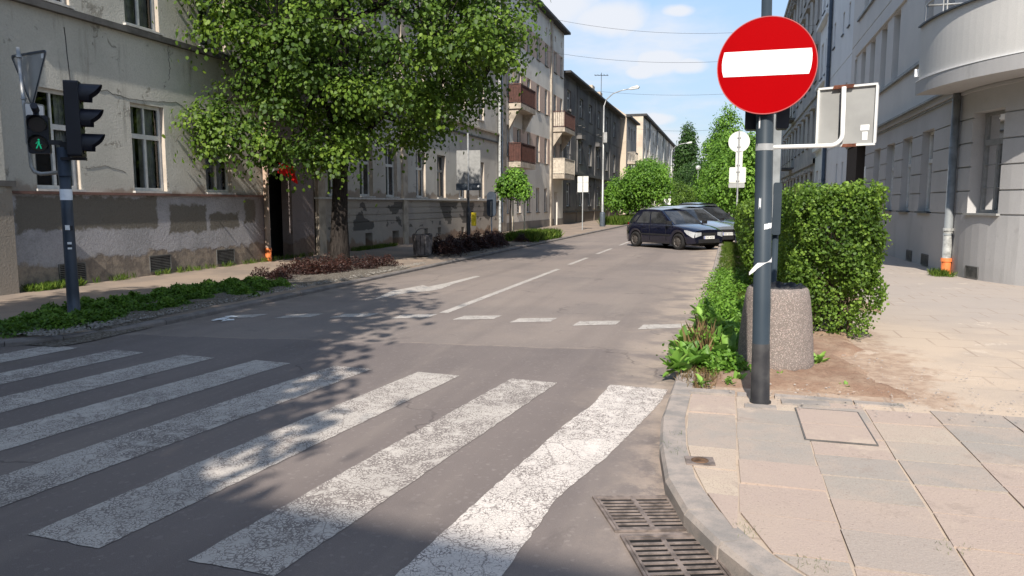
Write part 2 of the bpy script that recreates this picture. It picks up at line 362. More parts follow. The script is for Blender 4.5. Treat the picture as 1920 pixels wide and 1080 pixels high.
def foliage(name, c1, c2, c3, trans=.35, rough=.55):
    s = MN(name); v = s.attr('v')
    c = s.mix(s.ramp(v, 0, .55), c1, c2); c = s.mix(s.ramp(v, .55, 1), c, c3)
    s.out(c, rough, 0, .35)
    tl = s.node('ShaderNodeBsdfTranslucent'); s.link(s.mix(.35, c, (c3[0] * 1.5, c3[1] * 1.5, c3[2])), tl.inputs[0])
    mx = s.node('ShaderNodeMixShader'); mx.inputs[0].default_value = trans
    s.link(s.b.outputs[0], mx.inputs[1]); s.link(tl.outputs[0], mx.inputs[2]); s.link(mx.outputs[0], s.n['Material Output'].inputs[0])
    return s.m
foliage('lime_leaf', (.035, .075, .010), (.085, .155, .018), (.17, .26, .032))
foliage('lime_leaf_pale', (.06, .14, .015), (.13, .26, .03), (.22, .39, .055))
foliage('hedge_leaf', (.035, .075, .010), (.10, .18, .022), (.22, .34, .05))
foliage('dark_leaf', (.018, .045, .010), (.04, .09, .018), (.07, .14, .03))
foliage('mid_leaf', (.055, .13, .014), (.11, .23, .025), (.19, .35, .045))
foliage('cover_leaf', (.035, .08, .010), (.075, .155, .017), (.14, .25, .03))
foliage('red_leaf', (.016, .009, .008), (.032, .013, .011), (.062, .022, .014), .2)
foliage('grass_blade', (.06, .12, .015), (.11, .20, .025), (.22, .28, .05))
foliage('dock_leaf', (.08, .18, .025), (.16, .31, .05), (.27, .44, .09), .3, .5)
foliage('dry_blade', (.18, .13, .05), (.26, .20, .09), (.20, .10, .06), .2)
def M(n): return MATS[n]

# ------------------------------------------------------------ mesh helpers
def tag(o, label=None, cat=None, group=None, kind=None, category=None):
    cat = cat or category
    for k, v in (('label', label), ('category', cat), ('group', group), ('kind', kind)):
        if v: o[k] = v
    return o
def empty(name, loc, label, cat, group=None, rz=0):
    o = bpy.data.objects.new(name, None); col.objects.link(o); o.location = loc; o.rotation_euler = (0, 0, rz); o.empty_display_size = .1
    return tag(o, label, cat, group)
class MB:
    """collects geometry in WORLD coordinates; build() re-bases it on its parent"""
    def __init__(s): s.v = []; s.f = []; s.sm = []; s.mi = []; s.cur = 0
    def add(s, vs, fs, smooth=False):
        b = len(s.v); s.v += [tuple(p) for p in vs]
        for f in fs: s.f.append(tuple(b + i for i in f)); s.sm.append(smooth); s.mi.append(s.cur)
        return s
    def quad(s, a, b, c, d): return s.add((a, b, c, d), ((0, 1, 2, 3),))
    def box(s, x0, x1, y0, y1, z0, z1):
        return s.add([(x, y, z) for x in (x0, x1) for y in (y0, y1) for z in (z0, z1)],
              ((0, 1, 3, 2), (4, 6, 7, 5), (0, 4, 5, 1), (2, 3, 7, 6), (0, 2, 6, 4), (1, 5, 7, 3)))
    def obox(s, c, size, rz=0, rx=0, ry=0, bevel=0):
        m = Matrix.Translation(c) @ Matrix.Rotation(rz, 4, 'Z') @ Matrix.Rotation(ry, 4, 'Y') @ Matrix.Rotation(rx, 4, 'X')
        hx, hy, hz = size[0] / 2, size[1] / 2, size[2] / 2
        vs = [m @ Vector((x, y, z)) for x in (-hx, hx) for y in (-hy, hy) for z in (-hz, hz)]
        return s.add(vs, ((0, 1, 3, 2), (4, 6, 7, 5), (0, 4, 5, 1), (2, 3, 7, 6), (0, 2, 6, 4), (1, 5, 7, 3)))
    def tube(s, pts, rs, n=10, cap=True):
        pts = [Vector(p) for p in pts]
        if isinstance(rs, (int, float)): rs = [rs] * len(pts)
        b = len(s.v); prev = None
        for i, p in enumerate(pts):
            d = (pts[min(i + 1, len(pts) - 1)] - pts[max(i - 1, 0)]).normalized()
            if prev is None: a = d.orthogonal().normalized()
            else: a = (prev - d * prev.dot(d)).normalized()
            prev = a; c = d.cross(a)
            for k in range(n):
                t = 2 * math.pi * k / n; s.v.append(tuple(p + (a * math.cos(t) + c * math.sin(t)) * rs[i]))
        for i in range(len(pts) - 1):
            for k in range(n):
                k2 = (k + 1) % n
                s.f.append((b + i * n + k, b + i * n + k2, b + (i + 1) * n + k2, b + (i + 1) * n + k)); s.sm.append(True); s.mi.append(s.cur)
        if cap:
            for i in (0, len(pts) - 1): s.f.append(tuple(b + i * n + k for k in range(n))); s.sm.append(False); s.mi.append(s.cur)
        return s
    def lathe(s, prof, c, n=32):
        b = len(s.v)
        for r, z in prof:
            for k in range(n):
                t = 2 * math.pi * k / n; s.v.append((c[0] + r * math.cos(t), c[1] + r * math.sin(t), c[2] + z))
        for i in range(len(prof) - 1):
            for k in range(n):
                k2 = (k + 1) % n
                s.f.append((b + i * n + k, b + i * n + k2, b + (i + 1) * n + k2, b + (i + 1) * n + k)); s.sm.append(True); s.mi.append(s.cur)
        return s
    def prism(s, poly, o, u, v, n_, t):
        """extrude the 2-D outline poly (in axes u,v from o) by t along n_"""
        o, u, v, n_ = Vector(o), Vector(u), Vector(v), Vector(n_)
        k = len(poly); a = [o + u * p[0] + v * p[1] for p in poly]; b2 = [p + n_ * t for p in a]
        return s.add(a + b2, [tuple(range(k)), tuple(range(2 * k - 1, k - 1, -1))] + [(i, (i + 1) % k, k + (i + 1) % k, k + i) for i in range(k)])
    def build(s, name, mats, parent=None, base=None, **kw):
        if not isinstance(mats, (list, tuple)): mats = [mats]
        me = bpy.data.meshes.new(name)
        off = Vector((0, 0, 0)); inv = None
        if parent is not None:
            inv = world_of(parent).inverted()
        elif base is not None: off = Vector(base)
        vs = [inv @ Vector(p) for p in s.v] if inv else [Vector(p) - off for p in s.v]
        me.from_pydata(vs, [], s.f); me.polygons.foreach_set('use_smooth', s.sm); me.polygons.foreach_set('material_index', s.mi)
        for m in mats: me.materials.append(M(m))
        me.update()
        o = bpy.data.objects.new(name, me); col.objects.link(o)
        if parent is not None: o.parent = parent
        else: o.location = off
        return tag(o, **kw)
def world_of(o):
    m = Matrix.LocRotScale(o.location, o.rotation_euler, o.scale)
    return world_of(o.parent) @ m if o.parent else m
def copy_tree(o, parent=None):
    c = o.copy(); col.objects.link(c); c.parent = parent
    for ch in list(o.children): copy_tree(ch, c)
    return c
def rrect(w, h, r, n=5):
    p = []
    for cx, cy, a0 in ((w / 2 - r, h / 2 - r, 0), (-w / 2 + r, h / 2 - r, 90), (-w / 2 + r, -h / 2 + r, 180), (w / 2 - r, -h / 2 + r, 270)):
        for i in range(n + 1): a = R(a0 + 90 * i / n); p.append((cx + r * math.cos(a), cy + r * math.sin(a)))
    return p
def circ(r, n=48): return [(r * math.cos(2 * math.pi * i / n), r * math.sin(2 * math.pi * i / n)) for i in range(n)]

rng = np.random.default_rng(11)
LEAF = np.array([(0, 0, 0), (.42, .30, .10), (.34, .72, .08), (0, 1, 0), (-.34, .72, .08), (-.42, .30, .10)])
LEAFF = ((0, 1, 2, 3), (0, 3, 4, 5))
BLADE = np.array([(-.5, 0, 0), (.5, 0, 0), (.3, .6, .15), (0, 1, .4), (-.3, .6, .15)])
DOCK = np.array([(0, 0, 0), (.16, .12, .03), (.24, .5, .10), (.13, .85, 0), (0, 1, -.12), (-.13, .85, 0), (-.24, .5, .10), (-.16, .12, .03)])
def leaves(name, P, size, normals, mat, parent=None, shape='leaf', var=None, up=None, **kw):
    P = np.asarray(P, float); n = len(P)
    nm = np.asarray(normals, float); nm /= np.linalg.norm(nm, axis=1, keepdims=True) + 1e-9
    t = rng.normal(size=(n, 3)) if up is None else np.asarray(up, float)
    t = t - nm * (t * nm).sum(1, keepdims=True); t /= np.linalg.norm(t, axis=1, keepdims=True) + 1e-9
    b = np.cross(nm, t)
    sz = size * rng.uniform(.65, 1.3, n) if np.isscalar(size) else size
    if shape == 'leaf': T, Fc, wd = LEAF, ((0, 1, 2, 3), (0, 3, 4, 5)), 1.0
    elif shape == 'dock': T, Fc, wd = DOCK, ((0, 1, 2, 3, 4), (0, 4, 5, 6, 7)), 1.0
    else: T, Fc, wd = BLADE, ((0, 1, 2, 3, 4),), .065
    k = len(T)
    V = P[:, None, :] + sz[:, None, None] * (T[None, :, 0:1] * wd * b[:, None, :] + T[None, :, 1:2] * t[:, None, :] + T[None, :, 2:3] * nm[:, None, :])
    V = V.reshape(-1, 3)
    nf = len(Fc); ls = [len(f) for f in Fc]
    idx = np.concatenate([np.array(f) for f in Fc]); L_ = len(idx)
    loops = (np.arange(n)[:, None] * k + idx[None, :]).reshape(-1)
    starts = (np.arange(n)[:, None] * L_ + np.array([sum(ls[:i]) for i in range(nf)])[None, :]).reshape(-1)
    if parent is not None:
        im = np.array(world_of(parent).inverted()); V = V @ im[:3, :3].T + im[:3, 3]
    me = bpy.data.meshes.new(name)
    me.vertices.add(len(V)); me.vertices.foreach_set('co', V.reshape(-1).astype(np.float32))
    me.loops.add(len(loops)); me.loops.foreach_set('vertex_index', loops.astype(np.int32))
    me.polygons.add(n * nf); me.polygons.foreach_set('loop_start', starts.astype(np.int32)); 
    me.update(calc_edges=True)
    at = me.attributes.new('v', 'FLOAT', 'FACE')
    vv = rng.uniform(0, 1, n) if var is None else np.clip(var, 0, 1)
    at.data.foreach_set('value', np.repeat(vv, nf).astype(np.float32))
    me.materials.append(M(mat))
    o = bpy.data.objects.new(name, me); col.objects.link(o)
    if parent is not None: o.parent = parent
    return tag(o, **kw)

# ------------------------------------------------------------ ground, road, pavements
def sheet(name, pts, z, mat, parent=None, **kw):
    m = MB(); m.add([(p[0], p[1], z) for p in pts], (tuple(range(len(pts))),)); return m.build(name, mat, parent, **kw)
sheet('ground', [(-900, -900), (900, -900), (900, 900), (-900, 900)], -.06, 'grass_ground', kind='structure')
road = sheet('road', [(-60, -12), (60, -12), (60, 6.8), (3, 6.8), (3, 260), (-11, 260), (-11, 6.8), (-60, 6.8)], 0, 'asphalt', kind='structure')

def slab_poly(name, pts, z0, z1, mat, **kw):
    m = MB(); m.prism(pts, (0, 0, z0), (1, 0, 0), (0, 1, 0), (0, 0, 1), z1 - z0); return m.build(name, mat, **kw)
LZ, RZ = .07, .10
LK = [(-7.36, 250), (-7.36, 30), (-7.36, 15), (-7.36, 8.3), (-7.42, 7.5), (-7.62, 6.9), (-8.0, 6.45), (-8.7, 6.15), (-10, 6.02), (-60, 6.0)]
RK = [(-.33, 250), (-.33, 24), (-.34, 13), (-.40, 8.0), (-.43, 5.4), (-.385, 4.75), (-.30, 4.15), (-.17, 3.72), (0, 3.39), (.20, 3.08), (.52, 2.72), (1.1, 2.42), (2.4, 2.2), (60, 2.1)]
def offset(path, d):
    out = []
    for i, p in enumerate(path):
        a = Vector(path[max(i - 1, 0)]); b = Vector(path[min(i + 1, len(path) - 1)]); t = (b - a).normalized()
        out.append((p[0] - t.y * d, p[1] + t.x * d))
    return out
def resample(path, step):
    out = [path[0]]
    for a, b in zip(path, path[1:]):
        a, b = Vector(a), Vector(b); n = max(1, int((b - a).length / step))
        for i in range(1, n + 1): out.append(tuple(a + (b - a) * i / n))
    return out
LKi = offset(LK, -.13); RKi = offset(RK, .17)
slab_poly('pavement_left', [(p[0], p[1]) for p in LKi] + [(-60, 250)], -.05, LZ - .004, 'left_pavement', kind='structure')
slab_poly('pavement_right', [(p[0], p[1]) for p in RKi] + [(60, 250)], -.05, RZ - .009, 'sandy_pavement', kind='structure')
def kerb(name, path, d, z1, mat, a, b, stone=1.0):
    """kerb stones laid end to end with small gaps, top edge rounded"""
    m = MB(); pts = [p for p in path]; seg = resample(pts[a:b], stone)
    for p, q in zip(seg, seg[1:]):
        p, q = Vector(p), Vector(q); t = (q - p)
        if t.length < .2: pass
        t.normalize(); n = Vector((-t.y, t.x)) * (1 if d > 0 else -1); w_ = abs(d)
        g = .006; jz = random.uniform(-.004, .004); jn_ = random.uniform(-.004, .004)
        A = p + t * g; B = q - t * g
        prof = [(jn_, -.04), (jn_, z1 - .025), (jn_ + .02, z1 + jz), (w_, z1 + jz), (w_, -.04)]
        vs = [(*(A + n * u), z) for u, z in prof] + [(*(B + n * u), z) for u, z in prof]
        m.add(vs, [(0, 1, 6, 5), (1, 2, 7, 6), (2, 3, 8, 7), (3, 4, 9, 8), (0, 1, 2, 3, 4), (5, 6, 7, 8, 9)])
    return m.build(name, mat, kind='structure')
kerb('kerb_left', LK, -.13, LZ, 'kerb_left', 0, 9)
kerb('kerb_right', [RK[0], RK[1], RK[2], RK[3]] + RK[4:], .17, RZ, 'kerb_stone', 0, 13, .62)

# slabs of the near right pavement
def kerb_in_x(y):
    for (x0, y0), (x1, y1) in zip(RKi, RKi[1:]):
        if y1 <= y <= y0: return x0 + (x1 - x0) * (y - y0) / (y1 - y0)
    return 60
m = MB(); va = []
xs = [-.5, .10, .56, 1.03, 1.5, 1.98, 2.46, 2.94, 3.42, 3.9, 4.4, 4.9, 5.4, 5.9]
rs_ = random.Random(5)
for i in range(len(xs) - 1):
    y = 2.2 - rs_.random() * .3
    while y < 6.1:
        h = rs_.choice((.37, .39, .40, .42, .39)); y1 = min(y + h, 6.12); v = rs_.random()
        if y1 - y < .1: break
        z = RZ + rs_.uniform(-.004, .003); tl = rs_.uniform(-.003, .003); g = rs_.uniform(.004, .009)
        yy_ = [y + g, y1 - g]
        xl = [max(xs[i] + g, kerb_in_x(q) + .012) for q in yy_]; xr = xs[i + 1] - g
        if min(xl) < xr - .04:
            jx = lambda: rs_.uniform(-.006, .006)
            xl = [min(q, xr - .02) for q in xl]
            top = [(xl[0] + jx(), yy_[0], z), (xr + jx(), yy_[0], z + tl), (xr + jx(), yy_[1], z), (xl[1] + jx(), yy_[1], z - tl)]
            m.add(top + [(p[0], p[1], RZ - .05) for p in top], ((0, 1, 2, 3), (0, 1, 5, 4), (1, 2, 6, 5), (2, 3, 7, 6), (3, 0, 4, 7))); va += [v] * 5
        y = y1
o = m.build('paving_slabs', 'slab', kind='structure')
at = o.data.attributes.new('v', 'FLOAT', 'FACE'); at.data.foreach_set('value', va)
# border stones edging the soil patch round the pole
m = MB()
for (x0, x1, y0, y1, dz) in ((-.27, .10, 6.14, 6.27, .012), (.11, .19, 6.13, 6.26, .006), (.40, .98, 6.15, 6.24, .016), (.99, 1.35, 6.15, 6.25, .004), (.44, .80, 5.98, 6.12, .012), (.16, .40, 5.80, 5.90, .008)):
    m.obox(((x0 + x1) / 2, (y0 + y1) / 2, RZ + dz - .04), (x1 - x0 - .008, y1 - y0, .08), R(random.uniform(-1.5, 1.5)))
m.build('edging_stones', 'kerb_stone', kind='structure')
def mound(name, x0, x1, y0, y1, z, hgt, mat, nx=30, ny=30, rough=.012, kind='structure'):
    m = MB(); vs = []
    for j in range(ny + 1):
        for i in range(nx + 1):
            a, b = i / nx, j / ny; e = min(1, 5 * min(a, 1 - a, b, 1 - b))
            wx = (.10 * math.sin(b * 9 + 1) + .05 * math.sin(b * 23) + .02 * math.sin(b * 61)) * a * (x1 - x0) ** .5
            vs.append((x0 + (x1 - x0) * a + wx, y0 + (y1 - y0) * b, z - .06 + min(1, e * 1.6) * (hgt + .06) + random.uniform(-rough, rough) * e))
    m.add(vs, [(j * (nx + 1) + i, j * (nx + 1) + i + 1, (j + 1) * (nx + 1) + i + 1, (j + 1) * (nx + 1) + i) for j in range(ny) for i in range(nx)], True)
    return m.build(name, mat, kind=kind)
mound('soil_patch', -.22, 1.42, 6.22, 9.9, RZ, .035, 'soil', 40, 60)
mound('verge_soil', -.16, 2.2, 9.7, 34, RZ, .02, 'soil', 20, 80)
mound('bed_soil', -9.35, -7.52, 6.6, 17.9, LZ, .05, 'bed_soil', 24, 90)
mound('far_bed_soil', -9.1, -7.52, 20.2, 32.5, LZ, .04, 'bed_soil', 20, 60)
mound('far_verge', -9.6, -7.52, 56, 75, LZ, .05, 'grass_ground', 10, 30)

# road markings are children of the road
def marking(name, pts, mat, z=.004, jag=.0, n=1):
    if jag:
        q = []
        for a, b in zip(pts, pts[1:] + pts[:1]):
            a, b = Vector(a), Vector(b); k = max(1, int((b - a).length / .06)); nrm = Vector((-(b - a).y, (b - a).x)).normalized()
            for i in range(k): q.append(tuple(a + (b - a) * i / k + (nrm * random.uniform(-jag, jag) if i else Vector((0, 0)))))
        pts = q
    return sheet(name, pts, z, mat, road)
zx = [-.99, -1.955, -2.92, -3.86, -4.80, -5.74, -6.68, -7.62]
for i, x0 in enumerate(zx):
    yt = 6.58 + .015 * i; yb = 2.72 if i else 2.55; lean = -.40 if i == 0 else -.43
    lx = lambda y: x0 + (y - 6.6) * (.105 if i else .105)
    if i == 0:
        pts = [(-1.40, 2.6), (-.93, 2.6), (-.88, 3.9), (-.73, 4.6), (-.62, 5.3), (-.50, 6.1), (-.47, 6.58), (-.99, 6.62), (-1.03, 5.9), (-1.13, 5.3), (-1.2, 4.6), (-1.28, 3.9)]
    else:
        pts = [(lx(yb), yb), (lx(yb) + .47, yb - .02), (x0 + .22, 4.6), (x0 + .35, 5.6), (x0 + .48, yt - .04), (x0 + .03, yt), (x0 - .12, 5.4), (x0 - .27, 4.2)]
        pts = [(lx(yb), yb), (lx(yb) + .47, yb - .02), (lx(4.5) + .48, 4.5), (x0 + .48, yt - .04), (x0 + .03, yt), (lx(4.5), 4.5)]
    marking('zebra_stripe', pts, 'road_paint_fresh' if i == 0 else 'road_paint_worn' if i in (1, 3, 6) else 'road_paint', jag=.006)
marking('zebra_stripe', [(-1.16, 4.62), (-.69, 4.75), (-.47, 6.56), (-.98, 6.60)], 'road_paint_fresh', .007, .02) if 0 else None
for a, b in (((-6.98, 8.95), (-6.62, 9.38)), ((-6.28, 9.2), (-5.83, 9.66)), ((-5.53, 9.47), (-5.05, 9.92)), ((-4.65, 9.63), (-4.16, 10.10)), ((-3.74, 9.79), (-3.20, 10.22)), ((-2.89, 9.79), (-2.36, 10.22)), ((-2.0, 9.77), (-1.44, 10.22)), ((-1.1, 9.72), (-.55, 10.20))):
    w_ = .42
    marking('give_way_dash', [(a[0], a[1]), (b[0], b[1] - .20), (b[0] + .02, b[1] + .16), (a[0] + .03, a[1] + .40)], 'road_paint_far', jag=.012)
marking('centre_line', [(-4.18, 10.38), (-4.04, 10.38), (-4.05, 18.3), (-4.17, 18.3)], 'road_paint_far', jag=.006)
for y0, y1 in ((19.7, 22.4), (24.2, 27.3), (29.5, 32.4), (36, 39), (42.5, 45.5), (49, 52)):
    marking('centre_dash', [(-4.19, y0), (-4.07, y0), (-4.07, y1), (-4.19, y1)], 'road_paint_far', jag=.006)
marking('lane_arrow', [(-5.86, 11.5), (-6.10, 12.75), (-5.93, 13.85), (-5.72, 13.65), (-5.62, 14.4), (-5.54, 15.98), (-5.40, 15.98), (-5.42, 14.3), (-5.33, 13.4), (-5.42, 12.9), (-5.66, 12.7)], 'road_paint_far', jag=.006)
m = MB()
for i in range(5):
    cx, cy = -6.9 + random.uniform(-.1, .25), 8.9 + random.uniform(-.1, .2); m.add([(cx + random.uniform(.02, .14) * math.cos(t), cy + random.uniform(.03, .16) * math.sin(t), .008 + i * .0016) for t in np.linspace(0, 6.28, 9)[:-1]], (tuple(range(8)),))
m.build('paint_flakes', 'sticker_white', road)

# storm drains in the gutter
def drain(name, quad, label):
    """cast iron grate on the four ground corners quad: near-left, near-right, far-right, far-left"""
    a, b, c_, d = [Vector((*q, 0)) for q in quad]
    P = lambda u, v, z: tuple((a * (1 - u) + b * u) * (1 - v) + (d * (1 - u) + c_ * u) * v + Vector((0, 0, z)))
    ctr = (a + b + c_ + d) / 4
    o = empty(name, (ctr.x, ctr.y, 0), label, 'storm drain', 'storm drains by the kerb')
    def bar(m, u0, u1, v0, v1, z0, z1):
        vs = [P(u, v, z) for u in (u0, u1) for v in (v0, v1) for z in (z0, z1)]
        m.add(vs, ((0, 1, 3, 2), (4, 6, 7, 5), (0, 4, 5, 1), (2, 3, 7, 6), (0, 2, 6, 4), (1, 5, 7, 3)))
    m = MB(); bar(m, .01, .99, .01, .99, .002, .006); m.build('shaft', 'hollow_shade', o)  # flat black plate just above the road, a shaft's darkness as colour
    m = MB()
    for u0, u1, v0, v1 in ((0, 1, 0, .045), (0, 1, .955, 1), (0, .035, .045, .955), (.965, 1, .045, .955)): bar(m, u0, u1, v0, v1, .002, .014)
    m.build('frame', 'cast_iron', o)
    m = MB(); n = 9
    bar(m, .045, .075, .055, .945, .002, .0125); bar(m, .925, .955, .055, .945, .002, .0125); bar(m, .47, .53, .055, .945, .002, .0125)
    bar(m, .075, .925, .055, .09, .002, .012); bar(m, .075, .925, .91, .945, .002, .012)
    for i in range(n - 1):
        v = .09 + .82 * (i + 1) / n; bar(m, .075, .47, v - .016, v + .016, .002, .012); bar(m, .53, .925, v - .016, v + .016, .002, .012)
    m.build('grate', 'cast_iron', o)
drain('storm_drain', [(-.50, 3.57), (-.115, 3.70), (-.27, 4.11), (-.69, 3.98)], 'iron storm drain grate by the kerb, the farther of the two')
drain('storm_drain', [(-.26, 3.03), (.10, 3.17), (-.09, 3.66), (-.47, 3.53)], 'worn iron storm drain grate nearest the viewer, gritty and partly cut off by the frame')
# small iron cover and hatch lids set in the slabs
o = empty('valve_cover', (-.12, 4.47, RZ), 'small rusty iron valve cover set in the slabs by the kerb', 'valve cover')
m = MB(); m.obox((-.12, 4.47, RZ + .003), (.17, .14, .012), R(8)); m.build('frame', 'cast_iron', o)
m = MB(); m.lathe([(.0, .014), (.045, .014), (.052, .011), (.052, .005)], (-.12, 4.47, RZ), 20); m.obox((-.12, 4.47, RZ + .016), (.05, .012, .006), R(8)); m.build('lid', 'hatch_lid', o)
o = empty('utility_hatch', (.76, 5.46, RZ), 'pair of flat concrete hatch lids in a steel edge, level with the slabs', 'utility hatch')
m = MB(); 
for bx_ in ((.53, .975, 5.88, 5.888), (.53, .975, 5.092, 5.10), (.53, .538, 5.10, 5.88), (.967, .975, 5.10, 5.88)): m.box(*bx_, RZ - .01, RZ + .007)
m.build('frame', 'trim_dark', o)
for y0, y1 in ((5.105, 5.48), (5.49, 5.875)):
    m = MB(); m.box(.54, .965, y0, y1, RZ - .01, RZ + .0065); m.build('lid', 'slab', o)

# ------------------------------------------------------------ buildings
XL, XR = -12.3, 4.75
def straightL(u): return (XL, u, 1, 0)
RC, RR = (9.25, 18.5), 4.5
def rightwall(u):
    """u >= 18.5: straight along the street; below, round the corner (arc length)"""
    if u >= 18.5: return (XR, u, -1, 0)
    t = min((18.5 - u) / RR, math.pi / 2)
    if (18.5 - u) / RR > math.pi / 2: return (RC[0] + (18.5 - u) - RR * math.pi / 2, RC[1] - RR, 0, -1)
    return (RC[0] - RR * math.cos(t), RC[1] - RR * math.sin(t), -math.cos(t), -math.sin(t))
def pt(P, u, z, d=0):
    x, y, nx, ny = P(u); return (x + nx * d, y + ny * d, z)
def wall(m, P, ucuts, z0, z1, ops, depth=.18, bands=(), step=None, off=0):
    """wall strip with openings (u0,u1,z0,z1[,depth]) and recessed horizontal bands (z0,z1,inset)"""
    us = set(ucuts); zs = {z0, z1}
    for o in ops: us |= {o[0], o[1]}; zs |= {o[2], o[3]}
    for b in bands: zs |= {b[0], b[1]}
    us = sorted(u for u in us if min(ucuts) - 1e-6 <= u <= max(ucuts) + 1e-6); zs = sorted(z for z in zs if z0 - 1e-6 <= z <= z1 + 1e-6)
    if step:
        o2 = []
        for a, b in zip(us, us[1:]):
            n = max(1, int((b - a) / step)); o2 += [a + (b - a) * i / n for i in range(n)]
        us = o2 + [us[-1]]
    def ofs(z):
        for b in bands:
            if b[0] - 1e-6 <= z <= b[1] + 1e-6: return off - b[2]
        return off
    for a, b in zip(us, us[1:]):
        mu = (a + b) / 2; prev = None
        for c, d in zip(zs, zs[1:]):
            mz = (c + d) / 2; f = ofs(mz)
            inside = any(o[0] < mu < o[1] and o[2] < mz < o[3] for o in ops)
            if prev is not None and abs(prev - f) > 1e-6 and not inside: m.quad(pt(P, a, c, prev), pt(P, b, c, prev), pt(P, b, c, f), pt(P, a, c, f))
            prev = f
            if not inside: m.quad(pt(P, a, c, f), pt(P, b, c, f), pt(P, b, d, f), pt(P, a, d, f))
    for o in ops:
        dp = o[4] if len(o) > 4 else depth
        cz = sorted({o[2], o[3]} | {z for z in zs if o[2] < z < o[3]})
        for u in (o[0], o[1]):
            for c, d in zip(cz, cz[1:]):
                f = ofs((c + d) / 2); x, y, nx, ny = P((o[0] + o[1]) / 2)
                x0, y0, *_ = P(u); q = lambda z, dd: (x0 + nx * dd, y0 + ny * dd, z)
                m.quad(q(c, f), q(d, f), q(d, -dp), q(c, -dp))
        for z in (o[2], o[3]):
            x, y, nx, ny = P((o[0] + o[1]) / 2); a = P(o[0]); b = P(o[1])
            m.quad((a[0], a[1], z), (b[0], b[1], z), (b[0] - nx * dp, b[1] - ny * dp, z), (a[0] - nx * dp, a[1] - ny * dp, z))
def local_box(m, P, u0, u1, z0, z1, d0, d1):
    a, b = P(u0), P(u1); nx, ny = P((u0 + u1) / 2)[2:]
    vs = [(q[0] + nx * d, q[1] + ny * d, z) for q in (a, b) for d in (d0, d1) for z in (z0, z1)]
    m.add(vs, ((0, 1, 3, 2), (4, 6, 7, 5), (0, 4, 5, 1), (2, 3, 7, 6), (0, 2, 6, 4), (1, 5, 7, 3)))
def window(bld, P, op, frame='frame_white', style='t', sill=None, detail=1, depth=.18, curtain=None, fw=.07, reveal=False, hood=None):
    u0, u1, z0, z1 = op[:4]; dp = op[4] if len(op) > 4 else depth
    m = MB(); a, b = -dp, -dp + .05
    L = lambda *q: local_box(m, P, *q)
    L(u0, u1, z0, z0 + fw, a, b); L(u0, u1, z1 - fw, z1, a, b); L(u0, u0 + fw, z0 + fw, z1 - fw, a, b); L(u1 - fw, u1, z0 + fw, z1 - fw, a, b)
    um = (u0 + u1) / 2
    if style == 't':
        zt = z0 + (z1 - z0) * .63; L(u0 + fw, u1 - fw, zt - .05, zt + .05, a, b + .012); L(um - .03, um + .03, z0 + fw, zt - .05, a, b + .006); L(um - .02, um + .02, zt + .05, z1 - fw, a, b)
    elif style == 'v': L(um - .03, um + .03, z0 + fw, z1 - fw, a, b)
    elif style == 'r':
        zt = z0 + (z1 - z0) * .70; L(u0 + fw, u1 - fw, zt - .06, zt + .06, a, b + .02)
        for k in (.25, .48): L(u0 + fw, u1 - fw, z0 + (z1 - z0) * k - .012, z0 + (z1 - z0) * k + .012, a, b)
        L(um - .03, um + .03, z0 + fw, zt - .06, a, b)
    w_ = m.build('window', frame, bld)
    m = MB(); x, y, nx, ny = P(um); q0, q1 = P(u0), P(u1); dd = -dp + .018
    m.quad((q0[0] + nx * dd, q0[1] + ny * dd, z0 + .02), (q1[0] + nx * dd, q1[1] + ny * dd, z0 + .02), (q1[0] + nx * dd, q1[1] + ny * dd, z1 - .02), (q0[0] + nx * dd, q0[1] + ny * dd, z1 - .02))
    m.build('pane', 'glass_clear' if detail > 1 else 'glass_dark', w_)
    if detail > 1:
        m = MB(); n = 26; cs = curtain or ((0.0, .34), (.62, 1.0))
        for c0, c1 in cs:
            vs = []; 
            for i in range(n + 1):
                u = u0 + (u1 - u0) * (c0 + (c1 - c0) * i / n); d = -dp - .14 + .018 * math.sin(i * 1.9) + .01 * math.sin(i * .7)
                c = P(u); vs += [(c[0] + nx * d, c[1] + ny * d, z0 + .02), (c[0] + nx * d, c[1] + ny * d, z1)]
            m.add(vs, [(2 * i, 2 * i + 1, 2 * i + 3, 2 * i + 2) for i in range(n)], True)
        m.build('curtain', 'curtain', w_)
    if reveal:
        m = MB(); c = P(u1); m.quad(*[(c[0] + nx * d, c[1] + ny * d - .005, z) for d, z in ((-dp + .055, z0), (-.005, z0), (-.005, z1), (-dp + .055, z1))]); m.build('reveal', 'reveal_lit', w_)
    if hood:
        m = MB(); local_box(m, P, u0 - .15, u1 + .15, z1 + .08, z1 + .25, -.02, .22); m.build('hood', hood, w_)
    if sill:
        m = MB(); local_box(m, P, u0 - .05, u1 + .05, z0 - .045, z0 - .003, -dp + .05, .07); m.build('sill', sill, w_)
    return w_
def ledge(bld, name, P, u0, u1, z0, z1, d, mat, step=None):
    m = MB(); n = max(1, int(abs(u1 - u0) / step)) if step else 1
    for i in range(n): local_box(m, P, u0 + (u1 - u0) * i / n, u0 + (u1 - u0) * (i + 1) / n, z0, z1, -.02, d)
    return m.build(name, mat, bld)
def grille(bld, P, u0, u1, z0, z1, d=.012, n=9):
    m = MB(); local_box(m, P, u0, u1, z0, z1, -.005, .002)
    g = m.build('vent', 'hollow_shade', bld); m = MB()
    for a in ((u0, u1, z0, z0 + .02), (u0, u1, z1 - .02, z1), (u0, u0 + .02, z0 + .02, z1 - .02), (u1 - .02, u1, z0 + .02, z1 - .02)): local_box(m, P, *a, .002, .018)
    for i in range(n): z = z0 + .02 + (z1 - z0 - .04) * (i + .5) / n; local_box(m, P, u0 + .02, u1 - .02, z - .008, z + .008, .002, .013)
    m.build('louvre', 'grille', g)
